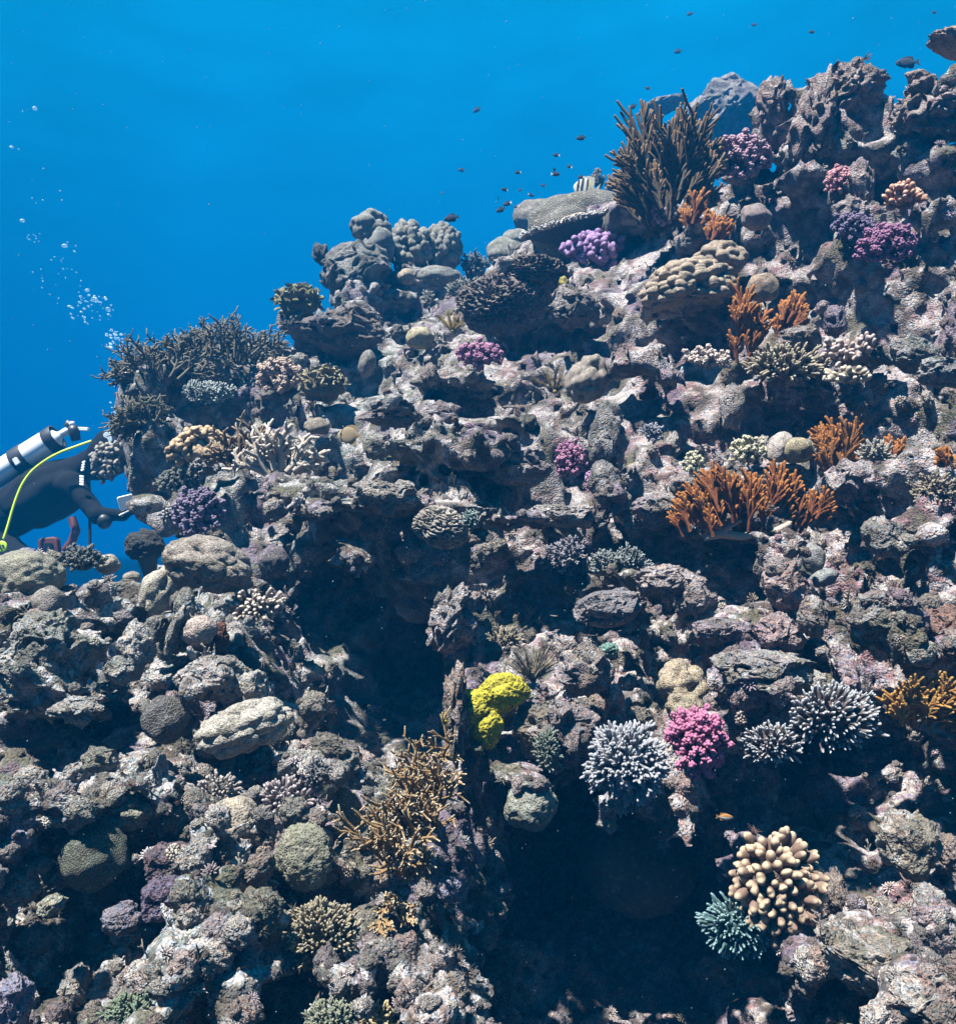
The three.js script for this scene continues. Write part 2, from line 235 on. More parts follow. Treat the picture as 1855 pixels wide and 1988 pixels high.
// ------------------------------------------------------------------ massive corals and rocks of the slope
const GREY = [0.25, 0.225, 0.19], TAN = [0.40, 0.30, 0.20], PALE = [0.50, 0.45, 0.37], OLIVE = [0.20, 0.21, 0.15], BLUEGREY = [0.22, 0.25, 0.26], ROSE = [0.42, 0.28, 0.27], LILAC = [0.27, 0.22, 0.30], DARK = [0.09, 0.085, 0.08];
const B = 'boulder_coral', MC = 'boulder coral', RK = 'reef_rock', CR = 'rock';
const boulders = [
  [B, 'lobed', 405, 1098, 84, 52, 2.42, [0.29, 0.25, 0.21], 'large taupe boulder coral with dented lobes, right of the blue gap', MC, { f: 2.7, crease: 0.13, turn: -0.22, rz: 60, detail: 34 }],
  [B, 'bumpy', 46, 1122, 74, 56, 2.5, [0.27, 0.26, 0.19], 'broad olive grey boulder coral at left edge below the diver', MC, { f: 2, crease: 0.3 }],
  [B, 'smooth', 95, 1172, 33, 34, 2.3, [0.21, 0.19, 0.17], 'round grey boulder coral like a ball, on the pale left ledge', MC, {}],
  [B, 'smooth', 180, 1158, 31, 28, 2.42, [0.20, 0.19, 0.21], 'slate grey rounded boulder coral behind the ball-shaped one at left', MC, {}],
  [B, 'smooth', 256, 1122, 17, 13, 2.6, [0.30, 0.27, 0.22], 'tiny grey dome coral at the foot of the blue gap', MC, {}],
  [B, 'bumpy', 208, 1095, 24, 20, 2.75, [0.42, 0.38, 0.29], 'cream boulder coral behind the dark bushy clump at left', MC, {}],
  [B, 'bumpy', 1030, 1563, 54, 46, 1.92, [0.27, 0.285, 0.235], 'oval grey green boulder coral jutting over the black hollow', MC, { f: 2.4, crease: 0.3, turn: 0.35, rz: 48, sink: 0.2 }],
  [B, 'bumpy', 592, 1662, 58, 60, 1.68, [0.235, 0.235, 0.165], 'round olive warty boulder coral left of the big tan staghorn', MC, { f: 4.2, crease: 0.45, rz: 34 }],
  [B, 'lobed', 455, 1597, 50, 46, 1.78, [0.40, 0.34, 0.26], 'cream two-lobed boulder coral above the violet crust', MC, { f: 1.1, crease: 0.22, turn: 0.5 }],
  [B, 'smooth', 182, 1660, 66, 62, 1.68, [0.17, 0.20, 0.14], 'green honeycombed dome coral, largest at the lower left', MC, { comb: true, uv: 6.5, turn: 0.5 }],
  [B, 'lobed', 228, 1572, 72, 38, 1.76, [0.22, 0.215, 0.165], 'knobbly olive grey coral behind the green honeycombed dome', MC, { f: 2.3, crease: 0.28 }],
  [B, 'smooth', 322, 1396, 44, 46, 2.0, [0.19, 0.175, 0.165], 'finely pored grey dome coral left of the cream lobed mass', MC, { comb: true, uv: 4.2 }],
  [B, 'lobed', 478, 1412, 84, 46, 1.98, [0.43, 0.40, 0.34], 'cream lobed coral mass at the lip of the black cave', MC, { f: 1.9, crease: 0.32, turn: 0.28, detail: 34 }],
  [B, 'bumpy', 388, 1224, 34, 30, 2.2, [0.50, 0.40, 0.35], 'pinkish white boulder coral above an orange crust', MC, {}],
  [B, 'lobed', 310, 1150, 34, 50, 2.42, [0.50, 0.46, 0.36], 'tall white slab of coral leaning against the taupe boulder', MC, { f: 1.2, crease: 0.2, turn: -0.3 }],
  [B, 'smooth', 1466, 422, 29, 25, 3.28, [0.40, 0.31, 0.30], 'smooth pink egg-shaped coral standing clear of dark rock', MC, { turn: -0.4, uv: 9 }],
  [B, 'lobed', 1338, 560, 80, 52, 3.22, [0.45, 0.355, 0.255], 'tan coral of many round pillows with a flat overhanging base', MC, { f: 3.2, crease: 0.34, flat: 0.5, rz: 60, detail: 36, turn: 0.12 }],
  [B, 'lobed', 1400, 505, 46, 34, 3.3, [0.40, 0.31, 0.225], 'upper tan pillow coral just behind the flat-based one', MC, { f: 2.4, crease: 0.3 }],
  [B, 'lobed', 1140, 738, 36, 46, 3.16, [0.34, 0.29, 0.24], 'taupe coral of stacked pillows above the middle slope', MC, { f: 2.2, crease: 0.3, turn: -0.4 }],
  [B, 'brain', 856, 1024, 52, 36, 2.62, [0.43, 0.39, 0.33], 'cream brain coral with winding folds on the ledge front', MC, { f: 2.6, crease: 0.34, detail: 36, turn: -0.3, rz: 44 }],
  [B, 'lobed', 1322, 1330, 42, 44, 2.14, [0.40, 0.32, 0.215], 'tan knobbly column coral above the magenta cauliflower coral', MC, { f: 1.9, crease: 0.36 }],
  [B, 'lobed', 1330, 1375, 34, 30, 2.1, [0.33, 0.27, 0.18], 'lower tan lobe coral touching the magenta cauliflower coral', MC, { f: 1.7, crease: 0.3 }],
  [B, 'lobed', 720, 442, 36, 32, 4.5, [0.24, 0.25, 0.225], 'knobbly grey coral head crowning the leaning pillar', MC, { f: 1.6, crease: 0.3 }],
  [B, 'lobed', 735, 478, 30, 36, 4.5, [0.20, 0.215, 0.2], 'grey coral lobe below the head of the leaning pillar', MC, { f: 1.4, crease: 0.24 }],
  [B, 'lobed', 796, 484, 40, 48, 4.6, [0.27, 0.27, 0.23], 'left of the twin knobbly grey coral columns on the crest', MC, { f: 3.2, crease: 0.3, detail: 26 }],
  [B, 'lobed', 858, 484, 36, 46, 4.65, [0.265, 0.265, 0.225], 'right of the twin knobbly grey coral columns on the crest', MC, { f: 3.2, crease: 0.3, detail: 26 }],
  [B, 'smooth', 982, 494, 38, 32, 4.55, [0.25, 0.26, 0.22], 'smooth grey dome coral left of the table coral', MC, {}],
  [B, 'smooth', 1003, 466, 30, 20, 5.0, [0.22, 0.23, 0.2], 'flat grey dome coral peeping over a smooth dome', MC, { free: 1 }],
  [B, 'smooth', 1045, 425, 50, 38, 5.4, [0.20, 0.17, 0.13], 'brown dome coral mostly hidden behind the ridged big dome', MC, { free: 1 }],
  [B, 'smooth', 1120, 440, 100, 66, 4.5, [0.29, 0.275, 0.225], 'big pale dome coral with a fine ridged mesh behind the table coral', MC, { comb: true, uv: 2.1, turn: 0.2, rz: 80, detail: 32 }],
  [B, 'bumpy', 1112, 428, 30, 11, 4.18, [0.56, 0.47, 0.33], 'flat cream coral lying on the table coral', MC, { turn: 0.3, sink: 0, free: 1 }],
  [B, 'bumpy', 790, 537, 18, 15, 4.35, [0.44, 0.36, 0.25], 'small cream dome coral below the twin columns', MC, {}],
  [B, 'smooth', 850, 540, 46, 22, 4.6, [0.20, 0.21, 0.19], 'low slate dome coral between the twin columns and the honeycomb mass', MC, {}],
  [B, 'smooth', 713, 706, 17, 27, 3.68, [0.23, 0.215, 0.2], 'upright grey bean-shaped coral beside a dark cleft', MC, { turn: -0.15 }],
  [B, 'bumpy', 815, 657, 27, 22, 3.75, [0.46, 0.40, 0.25], 'yellowish cream cup coral above the pink cauliflower coral', MC, { f: 2.5 }],
  [B, 'smooth', 569, 702, 15, 13, 3.8, [0.28, 0.27, 0.22], 'little grey dome coral above the pale cauliflower coral', MC, {}],
  [B, 'smooth', 616, 830, 25, 19, 3.35, [0.29, 0.24, 0.18], 'brown pillow coral behind the white staghorn tips', MC, { flat: 0.6 }],
  [B, 'comb', 975, 592, 84, 58, 3.72, [0.46, 0.37, 0.33], 'brown honeycomb coral mass riddled with round cups', MC, { f: 2.6, crease: 0.2, detail: 36, rz: 60 }],
  [B, 'comb', 1035, 530, 66, 34, 3.85, [0.44, 0.355, 0.31], 'upper brown honeycomb coral shelf behind the cup-riddled mass', MC, { f: 2.3, crease: 0.18, detail: 32 }],
  [RK, 'rock', 1108, 598, 42, 36, 3.5, [0.27, 0.24, 0.21], 'round pitted rock below the lilac cauliflower coral', CR, { sink: 0.1 }],
  [RK, 'rock', 668, 645, 72, 42, 3.95, [0.23, 0.17, 0.14], 'brown mossy mound below the leaning pillar', CR, { own: 0.8 }],
  [B, 'smooth', 1480, 558, 31, 28, 3.12, [0.36, 0.25, 0.17], 'rounded brown coral slab between two orange fire corals', MC, { rz: 16 }],
  [B, 'smooth', 1546, 874, 30, 27, 2.72, [0.36, 0.30, 0.18], 'mustard tan dome coral behind the wide orange fire coral', MC, {}],
  [B, 'smooth', 1512, 868, 22, 34, 2.74, [0.48, 0.42, 0.38], 'white coral wedge left of the mustard dome', MC, { turn: -0.5 }],
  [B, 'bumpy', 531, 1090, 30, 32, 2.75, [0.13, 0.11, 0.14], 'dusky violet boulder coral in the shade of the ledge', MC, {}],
  [RK, 'rock', 748, 962, 62, 30, 2.78, [0.42, 0.39, 0.35], 'smooth pale mound of rock on the long ledge', CR, { own: 0.8 }],
  [B, 'smooth', 670, 1590, 34, 60, 1.92, [0.25, 0.20, 0.12], 'upright brown plate coral behind the olive warty boulder', MC, { rz: 16 }],
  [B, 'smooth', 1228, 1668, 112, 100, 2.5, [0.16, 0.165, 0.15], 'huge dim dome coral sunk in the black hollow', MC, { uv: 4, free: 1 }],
  [RK, 'rock', 1760, 1636, 50, 62, 1.74, [0.40, 0.36, 0.29], 'pale crusted boulder alone in the dark at lower right', CR, { turn: 0.3, sink: 0.1 }],
  [RK, 'rock', 1702, 1194, 48, 44, 2.1, [0.20, 0.21, 0.18], 'round dark green grey rock left of the rust brown slope', CR, {}],
  [B, 'smooth', 1576, 1084, 22, 30, 2.42, [0.24, 0.24, 0.24], 'small grey egg-shaped coral right of the pink knobs', MC, {}],
  [B, 'smooth', 1598, 1122, 30, 17, 2.38, [0.21, 0.235, 0.24], 'low blue grey coral pad under the grey egg', MC, { turn: 0.3 }],
  [RK, 'rock', 1576, 1198, 27, 38, 2.16, [0.34, 0.30, 0.26], 'standing pale-sided rock between pink knobs and green rock', CR, {}],
  [RK, 'rock', 1506, 1232, 46, 36, 2.2, [0.46, 0.32, 0.32], 'rosy knobbed rock above the grey crusted slab', CR, { own: 0.7 }],
  [RK, 'rock', 1524, 1140, 42, 44, 2.34, [0.46, 0.33, 0.32], 'pink pitted rock, upper of the rosy pair at right', CR, { own: 0.7 }],
  [RK, 'rock', 1480, 1306, 90, 44, 2.14, [0.38, 0.37, 0.32], 'broad grey crusted slab above the blue-tipped finger corals', CR, { own: 0.6 }],
  [RK, 'rock', 1292, 1126, 60, 32, 2.42, [0.43, 0.345, 0.32], 'long pink-dusted rock shelf right of the teal finger coral', CR, { own: 0.65 }],
  [RK, 'rock', 1345, 1160, 36, 34, 2.34, [0.42, 0.35, 0.33], 'pitted rosy rock at the end of the pink-dusted shelf', CR, {}],
  [RK, 'rock', 1180, 1180, 62, 32, 2.42, [0.30, 0.28, 0.31], 'smooth lilac grey rock spur below the teal finger coral', CR, { own: 0.75, turn: 0.2 }],
  [RK, 'rock', 1392, 1226, 44, 26, 2.28, [0.36, 0.31, 0.3], 'small rosy rock nose over the dark hollow at right', CR, {}],
  [RK, 'rock', 86, 1280, 84, 84, 2.16, [0.36, 0.36, 0.31], 'large pale wrinkled rock slab at the left edge', CR, { own: 0.55, sink: 0.5, detail: 36 }],
  [RK, 'rock', 150, 1378, 48, 20, 2.06, [0.44, 0.42, 0.38], 'white rounded rock spur pointing left over the shadow', CR, { own: 0.7 }],
  [RK, 'rock', 262, 1262, 30, 48, 2.18, [0.45, 0.41, 0.36], 'upright cream rock column behind the grey pored dome', CR, {}],
  [RK, 'rock', 232, 1302, 30, 26, 2.14, [0.38, 0.37, 0.32], 'blunt pale rock left of the cream column', CR, {}],
  [RK, 'rock', 418, 1318, 60, 46, 2.08, [0.44, 0.40, 0.37], 'large whitish lumpy rock above the cream lobed mass', CR, { own: 0.55 }],
  [RK, 'rock', 492, 1336, 28, 34, 2.08, [0.55, 0.52, 0.47], 'brightest white rock knob left of the black cave', CR, { own: 0.7 }],
  [RK, 'rock', 348, 1222, 14, 56, 2.2, [0.40, 0.37, 0.32], 'crooked white dead branch rock beside the pinkish boulder', CR, { turn: -0.35, own: 0.6 }],
  [RK, 'rock', 190, 1474, 30, 22, 1.94, [0.36, 0.35, 0.3], 'grey rock lump at the end of the left shadow', CR, {}],
  [RK, 'rock', 310, 1530, 16, 58, 1.82, [0.42, 0.38, 0.38], 'knotted upright pillar of dead coral, lower left', CR, { own: 0.5 }],
  [RK, 'rock', 102, 1756, 26, 18, 1.58, [0.38, 0.38, 0.27], 'pale green rounded pebble of coral rock at lower left', CR, { own: 0.8, turn: 0.4 }],
  [RK, 'rock', 320, 1742, 40, 40, 1.58, [0.15, 0.105, 0.18], 'violet crusted rock with deep folds', CR, { own: 0.92 }],
  [RK, 'rock', 330, 1672, 44, 36, 1.64, [0.13, 0.085, 0.11], 'plum crusted rock above the violet folds', CR, { own: 0.9 }],
  [RK, 'rock', 236, 1786, 34, 28, 1.56, [0.28, 0.25, 0.32], 'pale lilac rock at the edge of the lower left shadow', CR, { own: 0.75 }],
  [RK, 'rock', 22, 1950, 36, 52, 1.36, [0.33, 0.30, 0.42], 'lilac grey rock in the bottom left corner', CR, { own: 0.85 }],
  [RK, 'rock', 1180, 850, 36, 62, 2.86, [0.24, 0.25, 0.24], 'tall grey rock rib right of the pink cauliflower coral', CR, { own: 0.6 }],
  [RK, 'rock', 1172, 940, 30, 40, 2.78, [0.27, 0.26, 0.27], 'lower grey rib rock above a black cleft', CR, {}],
  [RK, 'rock', 1282, 986, 50, 30, 2.68, [0.40, 0.36, 0.34], 'pale rock lump left of the wide orange fire coral', CR, {}],
  [RK, 'rock', 762, 804, 56, 24, 3.22, [0.27, 0.235, 0.2], 'flat brown rock plate on the middle slope', CR, { own: 0.7 }],
  [RK, 'rock', 856, 808, 34, 28, 3.2, [0.28, 0.24, 0.27], 'rounded rock with a violet cap beside the brown plate', CR, { own: 0.5 }],
  [RK, 'rock', 730, 866, 24, 26, 3.1, [0.33, 0.33, 0.28], 'stubby green grey rock below the butterflyfish', CR, {}],
  [RK, 'rock', 1130, 1302, 50, 48, 2.14, [0.42, 0.36, 0.34], 'pinkish rock knob right of the striped feather star', CR, { own: 0.6 }],
  [RK, 'rock', 1098, 1260, 26, 26, 2.2, [0.46, 0.40, 0.37], 'small round rock on top of the pinkish knob', CR, {}],
  [RK, 'rock', 876, 1200, 40, 66, 2.42, [0.42, 0.37, 0.37], 'whitish knotted rock column at the upper lip of the black cave', CR, { crag: 0.8, turn: -0.35, sink: 0.7 }],
  [RK, 'rock', 1072, 1420, 78, 60, 2.04, [0.33, 0.28, 0.23], 'tan rock face behind the little green finger coral', CR, { own: 0.55 }],
  [RK, 'rock', 888, 1385, 26, 84, 2.14, [0.40, 0.28, 0.21], 'upright tan rock edge left of the yellow sponge', CR, { own: 0.55, crag: 0.8, rz: 60 }],
  [RK, 'rock', 1690, 1870, 100, 58, 1.5, [0.33, 0.31, 0.23], 'greenish pale rock ridge at the lower right', CR, { own: 0.55, turn: -0.4 }],
  [RK, 'rock', 1800, 1940, 80, 50, 1.36, [0.34, 0.32, 0.25], 'speckled rock in the bottom right corner', CR, { own: 0.5 }],
  [RK, 'rock', 828, 1900, 40, 56, 1.46, [0.33, 0.28, 0.26], 'pinkish rock spire at the foot of the staghorn', CR, { own: 0.6 }],
  [RK, 'rock', 885, 1925, 28, 36, 1.44, [0.22, 0.19, 0.15], 'dark rounded rock beside the black hollow, bottom centre', CR, { own: 0.8 }],
  [RK, 'rock', 872, 1726, 26, 24, 1.75, [0.33, 0.32, 0.42], 'lone pale lilac rock in the dark below the oval boulder', CR, { own: 0.8 }],
  [RK, 'rock', 1668, 356, 24, 42, 3.22, [0.44, 0.35, 0.33], 'rosy rock column at the upper right', CR, {}],
  [RK, 'rock', 1650, 415, 30, 34, 3.14, [0.40, 0.33, 0.32], 'rosy rock foot below the column at upper right', CR, {}],
  [RK, 'rock', 1500, 200, 26, 44, 3.56, [0.52, 0.40, 0.35], 'leftmost jagged pink spire of the upper right crest', CR, { crag: 0.8, own: 0.5 }],
  [RK, 'rock', 1580, 236, 34, 76, 3.44, [0.52, 0.40, 0.35], 'tall sunlit pink rock pillar of the upper right crest', CR, { crag: 0.8, own: 0.5, turn: -0.15 }],
  [RK, 'rock', 1650, 178, 50, 44, 3.46, [0.52, 0.40, 0.35], 'dark-faced crag on the upper right crest', CR, { crag: 0.8, own: 0.5 }],
  [RK, 'rock', 1800, 215, 54, 52, 3.26, [0.52, 0.40, 0.35], 'blunt crag near the right edge below the large dark fish', CR, { crag: 0.8,}],
  [RK, 'rock', 1780, 150, 18, 14, 3.3, [0.48, 0.34, 0.27], 'salmon knob on top of the blunt crag', CR, { own: 0.85 }],
  [RK, 'rock', 1770, 690, 42, 30, 2.68, [0.28, 0.31, 0.29], 'grey green log-shaped rock at right above black shade', CR, { turn: -0.5, own: 0.6 }],
  [RK, 'rock', 1825, 722, 44, 28, 2.58, [0.30, 0.33, 0.31], 'pale grey green rock shelf at the right edge', CR, { own: 0.6 }],
  [RK, 'rock', 1620, 622, 20, 30, 2.86, [0.31, 0.24, 0.33], 'rock knob with a lilac top above the pale-tipped finger coral', CR, { own: 0.7 }],
  [RK, 'rock', 1550, 660, 38, 26, 2.86, [0.33, 0.27, 0.23], 'pinkish tan rock directly behind the pale-tipped finger coral', CR, {}],
  [RK, 'rock', 1420, 790, 22, 44, 2.9, [0.42, 0.38, 0.35], 'hanging white rock tooth left of the black shade', CR, {}],
  [RK, 'rock', 1650, 930, 40, 40, 2.52, [0.42, 0.36, 0.36], 'pale rosy rock right of the wide orange fire coral', CR, {}],
  [RK, 'rock', 1715, 1040, 34, 40, 2.36, [0.36, 0.35, 0.32], 'grey white rock hump at right in the middle height', CR, {}],
  [RK, 'rock', 1836, 1220, 50, 40, 2.02, [0.30, 0.17, 0.115], 'rust brown crusted rock at the right edge', CR, { own: 0.9 }],
  [RK, 'rock', 1000, 905, 60, 40, 2.95, [0.46, 0.43, 0.38], 'bright pitted rubble rock in the middle of the slope', CR, { own: 0.4 }],
  [RK, 'rock', 1090, 1000, 60, 22, 2.64, [0.46, 0.41, 0.37], 'white knobbed rock rim right of the brain coral', CR, { own: 0.5 }],
  [RK, 'rock', 690, 530, 62, 56, 4.36, [0.25, 0.26, 0.23], 'leaning pillar of crusted rock on the crest', CR, { own: 0.5, turn: 0.3 }],
  [RK, 'rock', 622, 492, 15, 20, 4.45, [0.10, 0.11, 0.11], 'dark knob on the left shoulder of the leaning pillar', CR, { own: 0.9 }],
  [RK, 'rock', 1412, 222, 74, 56, 6.2, [0.30, 0.30, 0.27], 'far hazy rock behind the dark bushy fire coral', CR, { sink: 0, free: 1 }],
  [RK, 'rock', 1285, 206, 44, 11, 6.4, [0.36, 0.36, 0.30], 'far hazy plate of rock left of the dark bushy fire coral', CR, { sink: 0, turn: 0.28, free: 1 }],
  [RK, 'rock', 1772, 300, 30, 28, 3.5, [0.33, 0.37, 0.37], 'pale blue grey dome of rock in a notch at upper right', CR, { own: 0.8 }],
  [B, 'bumpy', 1866, 86, 66, 19, 3.1, [0.46, 0.32, 0.26], 'pinkish arm of coral reaching in at the upper right corner', MC, { free: 1, sink: 0, turn: -0.25, f: 6, crease: 0.5 }],
  ['yellow_sponge', 'lobed', 1092, 552, 11, 16, 3.7, [0.38, 0.33, 0.02], 'small yellow sponge under the lilac cauliflower coral', 'sponge', { f: 2 }],
  ['red_sponge', 'rock', 702, 1190, 14, 13, 0, [0.20, 0.022, 0.012], 'small red sponge at the upper left lip of the cave', 'sponge', { own: 1, crag: 0.6, sink: 0.6 }],
  ['red_sponge', 'rock', 1016, 1200, 13, 9, 0, [0.26, 0.035, 0.012], 'small red orange sponge patch above the striped feather star', 'sponge', { own: 1, crag: 0.6, sink: 0.6 }],
  ['orange_sponge', 'rock', 424, 1240, 18, 30, 0, [0.22, 0.07, 0.025], 'rust orange sponge crust right of the pinkish white boulder', 'sponge', { own: 1, crag: 0.6, sink: 0.6 }],
  ['green_sponge', 'lobed', 1182, 1262, 17, 13, 2.18, [0.12, 0.26, 0.21], 'small mint green bead coral in the dark at right centre', 'coral', { f: 3, crease: 0.4 }],
];
// yellow sponge: two folded lobes over the tan rock

// ------------------------------------------------------------------ cauliflower corals
const CC = 'cauliflower_coral', cc = 'cauliflower coral', PINK = [0.298, 0.090, 0.212], PINKT = [0.482, 0.238, 0.360];
const tufts1 = [
  [CC, 'thick', 1155, 490, 58, 46, 3.95, [0.201, 0.104, 0.275], [0.334, 0.200, 0.395], 'lilac cauliflower coral with thick blunt fingers below the table coral', cc, { n: 90, fat: 0.62, len: 0.5, grow: [-0.35, 0.5, 0.75], core: 0.62 }],
  [CC, 'knob', 931, 690, 41, 30, 3.45, PINK, PINKT, 'bright pink cauliflower coral alone in the upper middle', cc, { n: 95, fat: 0.55, len: 0.6, grow: [0, 0.6, 0.8] }],
  [CC, 'knob', 1432, 315, 62, 52, 3.55, [0.282, 0.142, 0.221], [0.477, 0.306, 0.367], 'large mauve cauliflower coral right of the dark bushy fire coral', cc, { n: 140, fat: 0.48, len: 0.55, grow: [-0.3, 0.6, 0.7] }],
  [CC, 'knob', 1350, 1442, 58, 68, 1.96, [0.325, 0.062, 0.178], [0.512, 0.183, 0.305], 'magenta cauliflower coral beside the white finger coral', cc, { n: 150, fat: 0.42, len: 0.6, grow: [0.134, 0.500, 0.866] }],
  [CC, 'knob', 1106, 893, 29, 36, 2.88, [0.298, 0.091, 0.201], PINKT, 'small pink cauliflower coral against the tall grey rib', cc, { n: 80, fat: 0.5, len: 0.6, grow: [-0.3, 0.3, 0.9] }],
  [CC, 'knob', 392, 998, 50, 52, 3.0, [0.130, 0.094, 0.161], [0.231, 0.182, 0.267], 'dusky violet cauliflower coral above the large taupe boulder', cc, { n: 120, fat: 0.46, len: 0.55, grow: [-0.3, 0.5, 0.8] }],
  [CC, 'knob', 1720, 478, 56, 44, 2.98, [0.211, 0.065, 0.169], [0.335, 0.152, 0.262], 'purple cauliflower coral right of the dark cleft at upper right', cc, { n: 120, fat: 0.48, len: 0.55, grow: [-0.2, 0.4, 0.9] }],
  [CC, 'knob', 1655, 442, 44, 30, 3.1, [0.140, 0.097, 0.188], [0.229, 0.180, 0.290], 'blue violet cauliflower coral up left of the purple one', cc, { n: 90, fat: 0.46, len: 0.5, grow: [0, 0.6, 0.8] }],
  [CC, 'knob', 1288, 412, 22, 28, 3.55, [0.413, 0.242, 0.364], [0.615, 0.444, 0.541], 'small pale mauve cauliflower coral below the bushy fire coral', cc, { n: 50, fat: 0.6, len: 0.6 }],
  [CC, 'knob', 1630, 350, 30, 30, 3.3, [0.449, 0.181, 0.230], [0.677, 0.359, 0.384], 'coral pink cauliflower coral left of the rosy column', cc, { n: 60, fat: 0.55, len: 0.6 }],
  [CC, 'thick', 1754, 388, 40, 34, 3.1, [0.454, 0.222, 0.124], [0.658, 0.390, 0.292], 'orange pink cauliflower coral near the upper right edge', cc, { n: 60, fat: 0.6, len: 0.5 }],
  [CC, 'knob', 1144, 934, 9, 20, 2.84, [0.350, 0.155, 0.375], [0.533, 0.314, 0.533], 'sliver of lilac cauliflower coral under the small pink one', cc, { n: 24, fat: 0.8 }],
  [CC, 'knob', 545, 738, 44, 44, 3.62, [0.418, 0.296, 0.235], [0.581, 0.447, 0.362], 'beige pink cauliflower coral left of the yellowish ruffled coral', cc, { n: 110, fat: 0.48, len: 0.55 }],
  [CC, 'knob', 1372, 700, 44, 28, 3.0, [0.472, 0.399, 0.350], [0.656, 0.559, 0.485], 'cream cauliflower coral cluster left of the pale-tipped finger coral', cc, { n: 60, fat: 0.55, len: 0.55, ragged: 0.6 }],
  [CC, 'knob', 1455, 880, 40, 34, 2.75, [0.411, 0.387, 0.252], [0.594, 0.557, 0.399], 'cream beaded coral behind the left end of the wide fire coral', cc, { n: 60, fat: 0.5, len: 0.5, ragged: 0.5 }],
  [CC, 'knob', 1345, 905, 22, 30, 2.75, [0.390, 0.377, 0.243], [0.562, 0.538, 0.379], 'cream beaded coral at the left tip of the wide fire coral', cc, { n: 40, fat: 0.6, len: 0.5 }],
];

